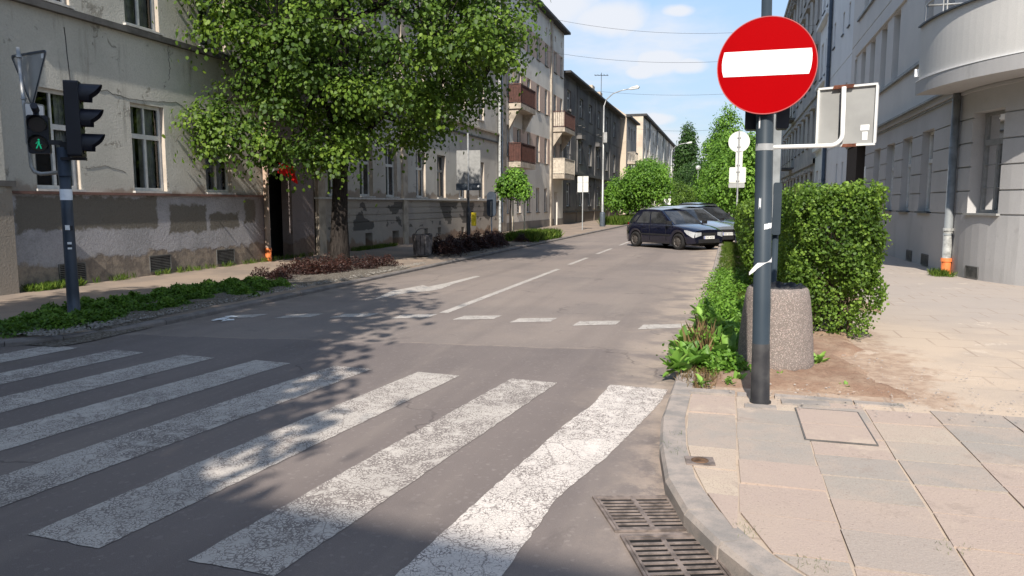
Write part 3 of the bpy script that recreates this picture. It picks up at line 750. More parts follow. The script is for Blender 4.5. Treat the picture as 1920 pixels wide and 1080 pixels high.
def shell(bld, x_in, x_back, y0, y1, zt, mat, roof='roof_dark', name='side_wall', sl=0):
    """gable walls, flat roof and dark core behind the facade"""
    for y in (y0, y1): m = MB(); m.quad((x_in, y, -.05), (x_back, y, -.05), (x_back, y, zt + sl), (x_in, y, zt)); m.build(name, mat, bld)
    m = MB(); m.add([(x_in, y0, zt), (x_back, y0, zt + sl), (x_back, y1, zt + sl), (x_in, y1, zt)], ((0, 1, 2, 3),)); m.build('roof', roof, bld)
    s_ = 1 if x_back > x_in else -1
    m = MB(); m.quad((x_in + s_ * .75, y0 + .05, -.05), (x_in + s_ * .75, y1 - .05, -.05), (x_in + s_ * .75, y1 - .05, zt - .1), (x_in + s_ * .75, y0 + .05, zt - .1)); m.build('interior', 'interior', bld)
def building(name, loc, label, cat='house', group='houses along the street'): return empty(name, loc, label, cat, group)
def downpipe(bld, x, y, z0, z1, r, mat, foot=None, name='downpipe', brackets=True):
    m = MB(); m.tube([(x, y, z0 + (.35 if foot else 0)), (x, y, z1)], r, 14)
    if brackets:
        z = z0 + .9
        while z < z1: m.tube([(x, y, z - .02), (x, y, z + .02)], r + .012, 14); z += 1.9
    p = m.build(name, mat, bld)
    if foot:
        m = MB(); m.tube([(x, y, z0), (x, y, z0 + .33)], r * 1.12, 14); m.tube([(x, y, z0 + .30), (x, y, z0 + .38)], r * 1.3, 14); m.tube([(x, y, z0 + .03), (x, y, z0 + .08)], r * 1.25, 14)
        m.build('pipe_foot', foot, p)

# --- left, nearest: house A
A = building('tenement_house', (XL, 10.2, 0), 'grey plastered house with patched plinth and white windows, nearest on the left')
opsA = [(u, u + .98, 1.93, 3.80) for u in (10.80, 13.15, 15.45)]
opsA2 = [(u, u + .98, 5.42, 7.25) for u in (10.80, 13.15, 15.45)] + [(u, u + .98, 8.9, 10.6) for u in (10.80, 13.15, 15.45)]
m = MB(); wall(m, straightL, (10.12, 17.9), 1.88, 12.2, opsA + opsA2, .16); m.build('wall', 'wall_a', A)
m = MB(); wall(m, straightL, (10.12, 12.2, 15.0, 17.9), -.05, 1.83, [], off=.03)
wall(m, straightL, (17.9, 20.35), 3.5, 12.2, [], off=.0); m.build('plinth', 'plinth_a', A)
ledge(A, 'plinth_ledge', straightL, 10.12, 17.86, 1.83, 1.88, .10, 'ledge_red')
ledge(A, 'cornice', straightL, 10.12, 20.3, 5.22, 5.34, .12, 'trim_dark')
ledge(A, 'cornice', straightL, 10.12, 20.3, 8.6, 8.72, .10, 'trim_dark')
for i, o in enumerate(opsA): window(A, straightL, o, 'frame_white', 't', 'ledge_white', 2, .16, [((0, .3), (.75, 1)), ((0, .42), (.5, 1)), ((0.05, .5), (.55, 1))][i], reveal=True)
for i, o in enumerate(opsA2): window(A, straightL, o, 'frame_white', 't', 'ledge_white', 2 if i < 3 else 1, .16, ((.3, .62), (.75, 1)), reveal=True)
for u0, u1 in ((11.1, 11.72), (13.42, 14.08), (15.66, 16.36)): grille(A, lambda u: (XL + .032, u, 1, 0), u0, u1, .14, .50)
shell(A, XL - .02, -22, 10.12, 20.35, 12.2, 'wall_a')
# cracks and patches in the render modelled as thin raised seams
downpipe(A, XL + .12, 17.72, .06, 12, .075, 'pipe_pink', 'pipe_orange')
# carriage entrance: deep dark passage
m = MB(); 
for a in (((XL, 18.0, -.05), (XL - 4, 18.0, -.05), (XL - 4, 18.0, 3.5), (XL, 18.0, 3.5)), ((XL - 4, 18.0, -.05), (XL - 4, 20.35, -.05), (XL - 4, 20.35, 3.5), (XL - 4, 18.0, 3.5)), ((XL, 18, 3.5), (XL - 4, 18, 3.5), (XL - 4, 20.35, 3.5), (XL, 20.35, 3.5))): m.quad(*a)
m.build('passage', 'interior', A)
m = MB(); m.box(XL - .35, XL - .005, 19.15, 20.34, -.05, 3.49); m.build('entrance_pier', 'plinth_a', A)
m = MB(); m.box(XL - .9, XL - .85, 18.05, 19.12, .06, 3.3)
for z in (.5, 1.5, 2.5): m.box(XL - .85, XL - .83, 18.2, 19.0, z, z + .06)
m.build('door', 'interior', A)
def wall_line(name, pts, r_, mat, jit=.02):
    m = MB(); out = []
    for a, b in zip(pts, pts[1:]):
        for k in range(8): t = k / 8; out.append((XL + .004, a[0] + (b[0] - a[0]) * t + random.gauss(0, jit), a[1] + (b[1] - a[1]) * t + random.gauss(0, jit)))
    m.tube(out, r_, 4); m.build(name, mat, A)
wall_line('wall_cable', [(11.62, 5.0), (11.72, 3.2)], .008, 'cable', .004)
wall_line('wall_crack', [(12.1, 3.98), (13.3, 3.86), (14.4, 3.96), (15.6, 3.80), (16.4, 3.78)], .006, 'trim_dark', .018)
wall_line('wall_crack', [(11.9, 2.35), (12.4, 2.42), (13.0, 2.3)], .004, 'trim_dark', .012)
wall_line('wall_crack', [(14.35, 5.2), (14.4, 4.7), (14.36, 4.4)], .005, 'trim_dark', .014)
# neighbour at the frame's left edge
A0 = building('corner_house', (XL + .2, 6.5, 0), 'grey house with a capped plinth, cut off by the left edge of the photo')
m = MB(); m.box(-22, XL + .22, 6.4, 10.10, -.05, 1.95); m.box(-22, XL + .10, 6.4, 10.10, 2.05, 12); m.build('wall', 'wall_a', A0)
m = MB(); m.box(-22, XL + .28, 6.35, 10.14, 1.95, 2.05); m.build('plinth_ledge', 'trim_dark', A0)

# --- house B
B = building('tenement_house', (XL, 20.4, 0), 'pale tenement with a grooved stained plinth, behind the big street tree')
uB = [21.2, 23.35, 25.4, 28.2, 30.5, 33.2, 36.0]
opsB = [(u, u + 1.0, 1.92, 3.78) for u in uB]; opsB2 = [(u, u + 1.0, 5.9, 7.8) for u in uB] + [(u, u + 1.0, 9.3, 11.1) for u in uB]
m = MB(); wall(m, straightL, (20.4, 39.9), 1.86, 14.0, opsB + opsB2, .2); m.build('wall', 'wall_b', B)
uv = [(23.6, 24.15, .12, .62), (25.8, 26.4, .12, .62), (28.9, 29.3, .3, .62), (30.4, 30.8, .3, .62), (33.4, 33.8, .2, .55), (37.6, 37.9, .2, .5), (21.3, 21.8, .12, .6)]
m = MB(); wall(m, straightL, (20.4, 39.9), -.05, 1.80, [(a, b, c, d, .35) for a, b, c, d in uv], .35, [(z, z + .03, .025) for z in (1.0, 1.25, 1.5)], off=.04); m.build('plinth', 'plinth_b', B)
m = MB()
for a, b, c, d in uv: m.quad((XL - .34, a, c), (XL - .34, b, c), (XL - .34, b, d), (XL - .34, a, d))
m.build('cellar_window', 'interior', B)
ledge(B, 'plinth_ledge', straightL, 20.4, 39.6, 1.80, 1.86, .13, 'ledge_white')
ledge(B, 'cornice', straightL, 20.4, 39.6, 4.95, 5.02, .08, 'trim_dark'); ledge(B, 'cornice', straightL, 20.4, 39.6, 5.38, 5.46, .16, 'balcony_concrete'); ledge(B, 'cornice', straightL, 20.4, 39.9, 8.7, 8.8, .12, 'trim_dark')
for u in (20.45, 26.75): ledge(B, 'pilaster', straightL, u, u + .42, -.05, 14, .10, 'balcony_concrete')
for i, o in enumerate(opsB + opsB2): window(B, straightL, o, 'frame_white' if i not in (4,) else 'frame_grey', 't', 'ledge_white', 1, .2, reveal=True)
shell(B, XL - .02, -22, 20.4, 39.9, 14.0, 'wall_b')
downpipe(B, XL + .14, 39.3, .06, 14, .07, 'pipe_zinc'); downpipe(B, XL + .14, 39.75, 0.6, 14, .05, 'pipe_dark')

# --- house C, cream with pink panels
Cb = building('apartment_block', (XL, 40.0, 0), 'tall cream block with pinkish window bands and brown balconies')
uC = [43.2, 45.55, 47.9, 50.15, 52.9, 54.9]
rows = ((11.0, 12.5), (7.75, 9.45), (4.4, 6.15), (1.1, 2.72))
opsC = [(u, u + .85, a, b) for a, b in rows for u in uC if not (u == 52.9 and a < 3) and not (u == 54.9 and a < 3)]
opsC += [(40.9, 41.7, a, b) for a, b in rows] + [(u, u + .42, 13.15, 13.55) for u in (43.4, 47.6, 50.4, 53.1, 55.1)]
opsC += [(53.2, 54.3, .06, 2.5, .9)]
m = MB(); wall(m, straightL, (40.0, 56.2), .55, 14.3, opsC, .16); m.build('wall', 'wall_c', Cb)
m = MB(); wall(m, straightL, (40.0, 53.2), -.05, .55, [], off=.03); wall(m, straightL, (54.3, 56.2), -.05, .55, [], off=.03); m.build('plinth', 'plinth_c', Cb)
m = MB()
for a, b in rows[:3]:
    us = [42.4] + [v for u in uC[:4] for v in (u, u + .85)] + [51.7]
    for p, q in list(zip(us[::2], us[1::2])) + [(53.75, 54.9), (52.3, 52.9)]: m = MB(); local_box(m, straightL, p, q, a, b, -.01, .012); m.build('wall_panel', 'panel_c', Cb)
for o in opsC[:-1]: window(Cb, straightL, o, 'frame_white', 'v', 'trim_dark' if o[3] < 13 else None, 1, .16, fw=.05, reveal=o[3] < 13)
m = MB(); m.box(XL - .9, XL - .86, 53.2, 54.3, .06, 2.5); m.build('door', 'trim_dark', Cb)
ledge(Cb, 'pilaster', straightL, 51.75, 52.15, -.05, 14.3, .12, 'balcony_concrete')
ledge(Cb, 'pilaster', straightL, 39.95, 40.75, -.05, 14.3, .10, 'balcony_concrete')
shell(Cb, XL, -22, 40.0, 56.2, 14.3, 'wall_c')
m = MB(); m.box(-22.3, XL + .45, 39.8, 56.5, 14.3, 14.46); m.build('eave', 'roof_dark', Cb)
def balcony(bld, y0, y1, z, d, h, rail, bars=True, bracket=True, slabm='balcony_concrete', x=None, sheet_front=None):
    x = XL if x is None else x
    m = MB(); m.box(x, x + d, y0, y1, z - .30, z)
    b = m.build('balcony', slabm, bld)
    if bracket:
        for yb in (y0 + .1, y1 - .35): m = MB(); m.prism([(0, 0), (d * .85, 0), (0, -1.15)], (x, yb, z - .30), (1, 0, 0), (0, 0, 1), (0, 1, 0), .25); m.build('bracket', slabm, b)
    m = MB(); t = .02
    for (a0, a1, b0, b1) in ((x, x + d, y0, y0 + t * 2), (x, x + d, y1 - t * 2, y1), (x + d - t * 2, x + d, y0, y1)): m.box(a0, a1, b0, b1, z + h - .05, z + h); m.box(a0, a1, b0, b1, z + .06, z + .10)
    if bars:
        n = int(d / .13)
        for i in range(n + 1):
            for yy_ in (y0 + t, y1 - t): xx = x + d * i / n; m.box(xx - .012, xx + .012, yy_ - .01, yy_ + .01, z, z + h)
        n = int((y1 - y0) / .14)
        for i in range(n + 1): yy_ = y0 + (y1 - y0) * i / n; m.box(x + d - .035, x + d - .012, yy_ - .01, yy_ + .01, z, z + h)
    m.build('railing', rail, b)
    m = MB()
    if sheet_front: m.box(x + d - .055, x + d - .04, y0 + .04, y1 - .04, z + .1, z + h - .06)
    if sheet_front: m.box(x + .04, x + d - .06, y0 + .045, y0 + .06, z + .1, z + h - .06)
    if sheet_front: m.build('balustrade_panel', sheet_front, b)
    return b
balcony(Cb, 41.4, 44.8, 7.35, .75, 1.1, 'rail_brown', True, True, sheet_front='rail_brown')
balcony(Cb, 41.4, 44.8, 4.05, .75, 1.1, 'rail_brown', True, False, sheet_front='rail_brown')
b_ = balcony(Cb, 52.3, 55.9, 7.05, .95, 1.15, 'rail_brown', True, True)
m = MB(); m.box(XL + .04, XL + .88, 52.36, 52.375, 7.15, 8.1); m.build('balustrade_panel', 'rail_pale', b_)
balcony(Cb, 52.3, 55.9, 3.75, .95, 1.15, 'rail_pale', True, False, sheet_front='rail_pale')
m = MB(); m.box(XL + .05, XL + .35, 42.3, 42.45, 8.75, 9.4); m.build('satellite_dish', 'trim_dark', Cb)

# --- house D, dark grey
D_ = building('tenement_house', (XL, 56.3, 0), 'sooty dark grey house with a thin eave, beyond the cream block')
uD = [57.5, 62.6, 66.9, 71.6, 76.4, 81.6]
opsD = [(u, u + 1.5, a, b) for a, b in ((8.9, 10.5), (5.05, 6.95), (1.45, 3.3)) for u in uD]
m = MB(); wall(m, straightL, (56.3, 87), -.05, 11.5, opsD, .2, [(8.0, 8.08, -.03), (4.2, 4.3, -.06)]); m.build('wall', 'wall_d', D_)
for o in opsD: window(D_, straightL, o, 'frame_white', 't', 'trim_dark', 1, .2, fw=.09)
ledge(D_, 'cornice', straightL, 56.3, 87, 4.02, 4.2, .22, 'trim_dark'); ledge(D_, 'plinth_ledge', straightL, 56.3, 87, .95, 1.05, .08, 'trim_dark')
for u in (61.4, 69.9, 78.9): ledge(D_, 'pilaster', straightL, u, u + .3, -.05, 11.3, .08, 'wall_d')
shell(D_, XL, -22, 56.3, 87, 11.5, 'wall_d', sl=1.6)
m = MB(); m.box(XL, XL + .55, 56.2, 87.1, 11.5, 11.66); m.build('eave', 'roof_dark', D_)
for y, s_ in ((79, 1.2), (84, 1.0)): m = MB(); m.box(-15.2, -14.2, y, y + 1.4, 11.5, 14.1); m.build('chimney', 'wall_e', D_)
for y, u, g_ in ((57, 61.3, 1), (66, 70, 2)): balcony(D_, u, u + 1.8, 7.3, .45, .8, 'trim_dark', False, False, 'wall_d')
o = empty('roof_antenna', (-12.6, 75, 11.6), 'thin television antenna mast on the dark house roof', 'antenna')
m = MB(); m.tube([(-12.6, 75, 11.6), (-12.6, 75, 14.6)], .03, 6); m.build('mast', 'cable', o)
m = MB(); m.tube([(-13.3, 75, 14.4), (-11.9, 75, 14.3)], .03, 5)
for k in range(5): m.tube([(-13.2 + k * .3, 74.6, 14.38), (-13.2 + k * .3, 75.4, 14.38)], .018, 4)
m.build('dipole', 'cable', o)
# --- E and F
E_ = building('apartment_house', (-11.65, 87.2, 0), 'narrow beige house stepping forward past the dark grey one')
m = MB(); PE = lambda u: (-11.65, u, 1, 0); opsE = [(u, u + 1.1, a, b) for u in (89, 91.6, 94.2) for a, b in ((9.2, 10.7), (6.1, 7.7), (3.2, 4.8))]
wall(m, PE, (87.2, 97), -.05, 11.6, opsE, .2); m.build('wall', 'wall_old', E_)
for o in opsE: window(E_, PE, o, 'frame_grey', 'v', None, 1, .2)
m = MB(); m.add([(-11.64, 87.2, -.05), (-24, 87.2, -.05), (-24, 87.2, 13.6), (-15, 87.2, 14.2), (-11.64, 87.2, 11.8)], ((0, 1, 2, 3, 4),)); m.build('gable_wall', 'wall_e', E_)
shell(E_, -11.66, -22, 87.25, 97, 11.6, 'wall_e', sl=2.2)
m = MB(); m.box(-11.7, -11.2, 87.1, 97.1, 11.6, 11.8); m.build('eave', 'roof_dark', E_)
balcony(E_, 88.5, 91.5, 6.6, .9, 1.1, 'rail_pale', True, False, x=-11.65)
F_ = building('apartment_block', (XL, 110, 0), 'long cream block with tall windows receding into the distance')
m = MB(); opsF = []
u = 112
while u < 205: opsF += [(u, u + 1.6, a, b) for a, b in ((11.2, 13.2), (7.6, 9.8), (4.2, 6.3), (1.2, 3.0))]; u += 4.2
wall(m, straightL, (110, 210), -.05, 14.2, opsF, .2); m.build('wall', 'wall_f', F_)
for o in opsF[:96]: window(F_, straightL, o, 'frame_grey', 'v', None, 1, .2, fw=.12)
shell(F_, XL, -26, 110, 210, 14.3, 'wall_e')
m = MB(); m.box(-26, XL + .5, 109.9, 210, 14.3, 14.6); m.build('eave', 'roof_dark', F_)
for u in (118.5, 131, 144, 157, 170): downpipe(F_, XL + .12, u, 0, 14.2, .12, 'pipe_zinc', brackets=False)
# low infill between E and F
G_ = building('courtyard_wall', (-14, 97, 0), 'beige courtyard wall standing back between two tall houses', 'wall', None)
m = MB(); m.box(-14.2, -13.9, 97.1, 109.9, -.05, 3.2); m.build('wall', 'wall_e', G_)
m = MB(); m.box(-14.3, -13.8, 97.1, 109.9, 3.2, 3.3); m.build('coping', 'trim_dark', G_)

# --- right: smooth grey corner house R0
Rb = building('corner_apartment_house', (XR, 18.5, 0), 'smooth grey corner house with a curved balcony above a rounded front', 'house')
opsR = [(20.5, 21.65, 1.46, 3.48), (22.75, 23.9, 1.46, 3.48), (25.0, 26.15, 1.46, 3.48), (27.2, 28.3, 1.46, 3.48)]
arcop = [(16.72, 17.72, 1.46, 3.52, .3), (11.6, 12.8, 1.46, 3.52, .3)]
bands = [(z, z + .028, .028) for z in (1.45, 1.93, 2.42, 2.91, 3.40)]
gb = [(z, z + .03, .03) for z in (1.42, 1.90, 2.40, 2.90, 3.40)]
m = MB(); wall(m, rightwall, (7.5, 18.5), -.05, 3.95, [(a, b, 1.45, 3.52, .3) for a, b, *_ in arcop], .3, gb, .25)
wall(m, rightwall, (18.5, 30.1), -.05, 3.95, [(a, b, 1.45, 3.49, .22) for a, b, *_ in opsR], .22, gb); m.build('wall', 'wall_r', Rb)
for o in opsR: window(Rb, rightwall, (o[0], o[1], 1.46, 3.48, .22), 'frame_white', 't', 'pipe_dark', 2, .22, ((0, .45), (.5, 1)))
for o in arcop: window(Rb, rightwall, o, 'frame_grey', 'r', 'sign_back', 2, .3, ((.55, 1),))
for u0, u1, z0, z1 in ((17.15, 17.6, .12, .36), (20.3, 20.95, .12, .40), (22.0, 22.6, .12, .40)): grille(Rb, lambda u: (lambda q: (q[0] + q[2] * .003, q[1] + q[3] * .003, q[2], q[3]))(rightwall(u)), u0, u1, z0, z1)
ledge(Rb, 'cornice', rightwall, 18.5, 34.6, 3.95, 4.0, .05, 'pipe_grey'); ledge(Rb, 'cornice', rightwall, 18.5, 34.6, 4.0, 4.12, .10, 'wall_r'); ledge(Rb, 'cornice', rightwall, 18.5, 34.6, 4.12, 4.17, .20, 'pipe_grey')
ledge(Rb, 'cornice', rightwall, 7.5, 18.5, 3.95, 4.01, .05, 'wall_r', .25)
# doorway recess in dark tile
m = MB(); 
for a in (((XR, 30.1), (XR + 1.2, 30.1)), ((XR, 34.4), (XR + 1.2, 34.4)), ((XR + 1.2, 30.1), (XR + 1.2, 34.4))): m.quad((*a[0], -.05), (*a[1], -.05), (*a[1], 3.95), (*a[0], 3.95))
m.quad((XR, 30.1, 3.95), (XR + 1.2, 30.1, 3.95), (XR + 1.2, 34.4, 3.95), (XR, 34.4, 3.95)); m.box(XR - .02, XR + .3, 31.9, 34.4, -.05, 3.9)
m.build('entrance', 'brown_tile', Rb)
m = MB(); m.box(XR + 1.1, XR + 1.18, 30.5, 31.8, .1, 2.4); m.build('door', 'car_plastic', Rb)
m = MB(); m.box(XR - .03, XR + .0, 29.75, 29.95, 2.6, 3.0); m.build('house_number_plate', 'sign_white', Rb)
# upper storeys
opU = [(u, u + .95, 5.42, 7.45, .35) for u in (25.2, 27.15, 29.2, 31.1)] + [(33.1, 33.7, 5.9, 7.45, .3)]
opU2 = [(u, u + .95, 9.0, 11.0, .35) for u in (21.0, 23.1, 25.2, 27.15, 29.2, 31.1)] + [(u, u + .95, 12.4, 14.2, .35) for u in (21.0, 23.1, 25.2, 27.15, 29.2, 31.1)]
opU3 = [(19.4, 20.35, 5.42, 7.45, .35), (21.3, 22.25, 5.42, 7.45, .35)]
m = MB(); wall(m, rightwall, (18.5, 34.6), 4.17, 17, opU + opU2 + opU3, .35, [(8.05, 8.09, .03)]); wall(m, rightwall, (7.5, 18.5), 4.01, 17, [], .3, [(8.05, 8.09, .03)], .4); m.build('upper_wall', 'wall_r_upper', Rb)
for o in opU + opU2 + opU3: window(Rb, rightwall, o, 'frame_white', 'v', None, 1)
ledge(Rb, 'string_course', rightwall, 19.0, 33.0, 5.30, 5.38, .09, 'pipe_grey')
ledge(Rb, 'string_course', rightwall, 24.4, 33.2, 7.5, 7.56, .07, 'wall_r_upper'); ledge(Rb, 'string_course', rightwall, 20, 33.2, 8.86, 8.94, .09, 'pipe_grey')
shell(Rb, XR + .05, 18, 18.6, 34.6, 17, 'wall_r_upper')
downpipe(Rb, XR - .10, 18.35, RZ - .02, 4.0, .085, 'pipe_grey', 'pipe_orange'); 
m = MB(); m.tube([(XR - .10, 18.35, .45), (XR - .10, 18.35, 1.1)], .089, 14); m.tube([(XR - .10, 18.35, 1.06), (XR - .10, 18.35, 1.12)], .105, 14); m.build('pipe_sleeve', 'pipe_zinc', Rb)
# curved balcony: solid parapet between two arcs, lip below, coping and rail above
def arcring(r0, r1, z0, z1, t0, t1, n=48):
    m = MB(); vs = []
    for i in range(n + 1):
        t = t0 + (t1 - t0) * i / n
        for r, z in ((r0, z0), (r0, z1), (r1, z1), (r1, z0)): vs.append((RC[0] - r * math.cos(t), RC[1] - r * math.sin(t), z))
    fs = []
    for i in range(n):
        for k in range(4): fs.append((4 * i + k, 4 * i + (k + 1) % 4, 4 * i + 4 + (k + 1) % 4, 4 * i + 4 + k))
    m.add(vs, fs + [(0, 1, 2, 3), (4 * n, 4 * n + 1, 4 * n + 2, 4 * n + 3)]); return m
T1 = math.pi / 2
bal = arcring(4.45, 5.39, 4.02, 4.30, 0, T1).build('balcony', 'wall_r', Rb)
arcring(5.23, 5.35, 4.31, 5.46, 0, T1).build('parapet', 'wall_r_upper', bal)
arcring(5.345, 5.40, 4.30, 4.315, 0, T1).build('drip_strip', 'sign_white', bal)
arcring(5.19, 5.41, 5.46, 5.49, 0, T1).build('coping', 'pipe_dark', bal)
m = MB(); m.box(3.92, XR, 18.40, 18.52, 4.31, 5.46); m.build('parapet', 'wall_r_upper', bal)
m = MB(); pts = [(RC[0] - 5.28 * math.cos(t), RC[1] - 5.28 * math.sin(t), 5.92) for t in np.linspace(0, T1, 30)]; m.tube([(XR, 18.5, 5.92)] + pts, .022, 8)
for t in np.linspace(0, T1, 9):
    for dt in (0, .03): p = (RC[0] - 5.28 * math.cos(t + dt), RC[1] - 5.28 * math.sin(t + dt)); m.tube([(*p, 5.49), (*p, 5.92)], .014, 6)
m.build('rail', 'galvanised', bal)
m = MB(); m.box(3.82, 3.90, 18.45, 18.53, 4.42, 4.58); m.build('lamp', 'sign_white', bal)
# R1: lighter house with smooth wall, pipe
R1 = building('apartment_house', (XR, 34.6, 0), 'light blue-grey house with a dark downpipe, right of the old block')
PR = lambda u: (XR, u, -1, 0)
opR1 = [(u, u + .5, a, a + 1.0, .2) for u in (35.6, 37.4) for a in (2.5, 5.9, 9.3, 12.7)] + [(u, u + 1.1, a, a + 1.9, .2) for u in (43.2, 45.2) for a in (1.6, 5.3, 8.6, 12.2)] + [(40.3, 41.0, a, a + 1.2, .2) for a in (5.9, 9.3)]
m = MB(); wall(m, PR, (34.6, 47.0), -.05, 17.5, opR1, .2, [(4.3, 4.36, .02), (7.9, 7.95, .02)]); m.build('wall', 'wall_r_light', R1)
for o in opR1: window(R1, PR, o, 'frame_white', 'v', 'pipe_dark', 1)
shell(R1, XR, 18, 34.6, 47.0, 17.5, 'wall_r_light')
downpipe(R1, XR - .12, 41.6, .1, 17.5, .10, 'pipe_dark'); ledge(R1, 'pilaster', PR, 42.4, 42.9, -.05, 17.5, .12, 'wall_r_light'); ledge(R1, 'cornice', PR, 42.9, 46.9, 4.6, 4.8, .2, 'wall_r_light'); ledge(R1, 'cornice', PR, 42.9, 46.9, 8.1, 8.25, .2, 'wall_r_light'); ledge(R1, 'cornice', PR, 42.4, 46.9, 11.4, 11.6, .25, 'wall_r_light')
R2 = building('old_tenement', (XR, 47, 0), 'tall weathered tenement with ornate window ledges, beyond the light house')
opR2 = [(u, u + 1.2, a, a + 2.0, .22) for u in np.arange(48.2, 84, 3.0) for a in (1.5, 5.2, 8.9, 12.4, 15.6)]
opR2 = [tuple(map(float, o)) for o in opR2]
m = MB(); wall(m, PR, (47.0, 86.0), -.05, 18.6, opR2, .22, [(4.0, 4.3, -.12), (7.9, 8.1, -.1), (14.9, 15.1, -.1)]); m.build('wall', 'wall_old', R2)
for o in opR2: window(R2, PR, o, 'frame_grey', 'v', 'trim_dark', 1, hood='wall_old')
ledge(R2, 'cornice', PR, 47, 86, 18.3, 18.6, .5, 'wall_old')
for k in range(38): m = MB(); local_box(m, PR, 47.3 + k * 1.01, 47.6 + k * 1.01, 17.9, 18.3, -.01, .4); m.build('cornice_bracket', 'wall_old', R2)
shell(R2, XR, 18, 47.0, 86, 18.6, 'wall_old', sl=1)
m = MB()
for z, y in ((4.3, 62), (8.1, 62)):
    m.box(XR - 1, XR, y, y + 3, z, z + .15); m.box(XR - 1, XR - .97, y, y + 3, z + 1.05, z + 1.1)
    for k in range(22): m.box(XR - 1, XR - .98, y + k * .14, y + k * .14 + .02, z, z + 1.05)
    for k in range(8): m.box(XR - 1 + k * .13, XR - .98 + k * .13, y, y + .02, z, z + 1.05)
m.build('balcony', 'trim_dark', R2)
R3 = building('far_tenement', (XR, 86, 0), 'distant grey tenement behind the trees on the right')
opR3 = [(float(u), float(u) + 1.3, a, a + 2.0, .22) for u in np.arange(88, 120, 3.6) for a in (2.0, 6.0, 10, 14)]
m = MB(); wall(m, PR, (86.0, 125.0), -.05, 17.8, opR3, .22); m.build('wall', 'wall_old', R3)
for o in opR3: window(R3, PR, o, 'frame_grey', 'v', None, 1)
shell(R3, XR, 18, 86.0, 125, 17.8, 'wall_old')
# house behind the viewer whose roof shades the near crossing
S_ = building('tenement_behind_viewer', (-8, -14, 0), 'plain grey house across the side street behind the viewer', 'house', None)
PS = lambda u: (u, -12.45 - .13 * (u + 4), 0, 1)
m = MB(); opS = [(float(u), float(u) + 1.1, a, a + 1.8, .2) for u in np.arange(-29, 4, 3.0) for a in (1.5, 5, 8.5)]
wall(m, PS, (-30, 1.6), -.05, 13.5, opS, .2); m.build('wall', 'wall_b', S_)
for o in opS: window(S_, PS, o, 'frame_white', 't', None, 1)
m = MB(); a, b = PS(-30), PS(1.6); m.add([(a[0], a[1] - .25, 0), (b[0], b[1] - .25, 0), (b[0], -24, 0), (a[0], -24, 0), (a[0], a[1] + .3, 13.5), (b[0], b[1] + .3, 13.5), (b[0], -24, 13.5), (a[0], -24, 13.5)], ((4, 5, 6, 7), (0, 3, 7, 4), (1, 2, 6, 5), (3, 2, 6, 7), (0, 1, 5, 4))); m.build('roof', 'roof_dark', S_)

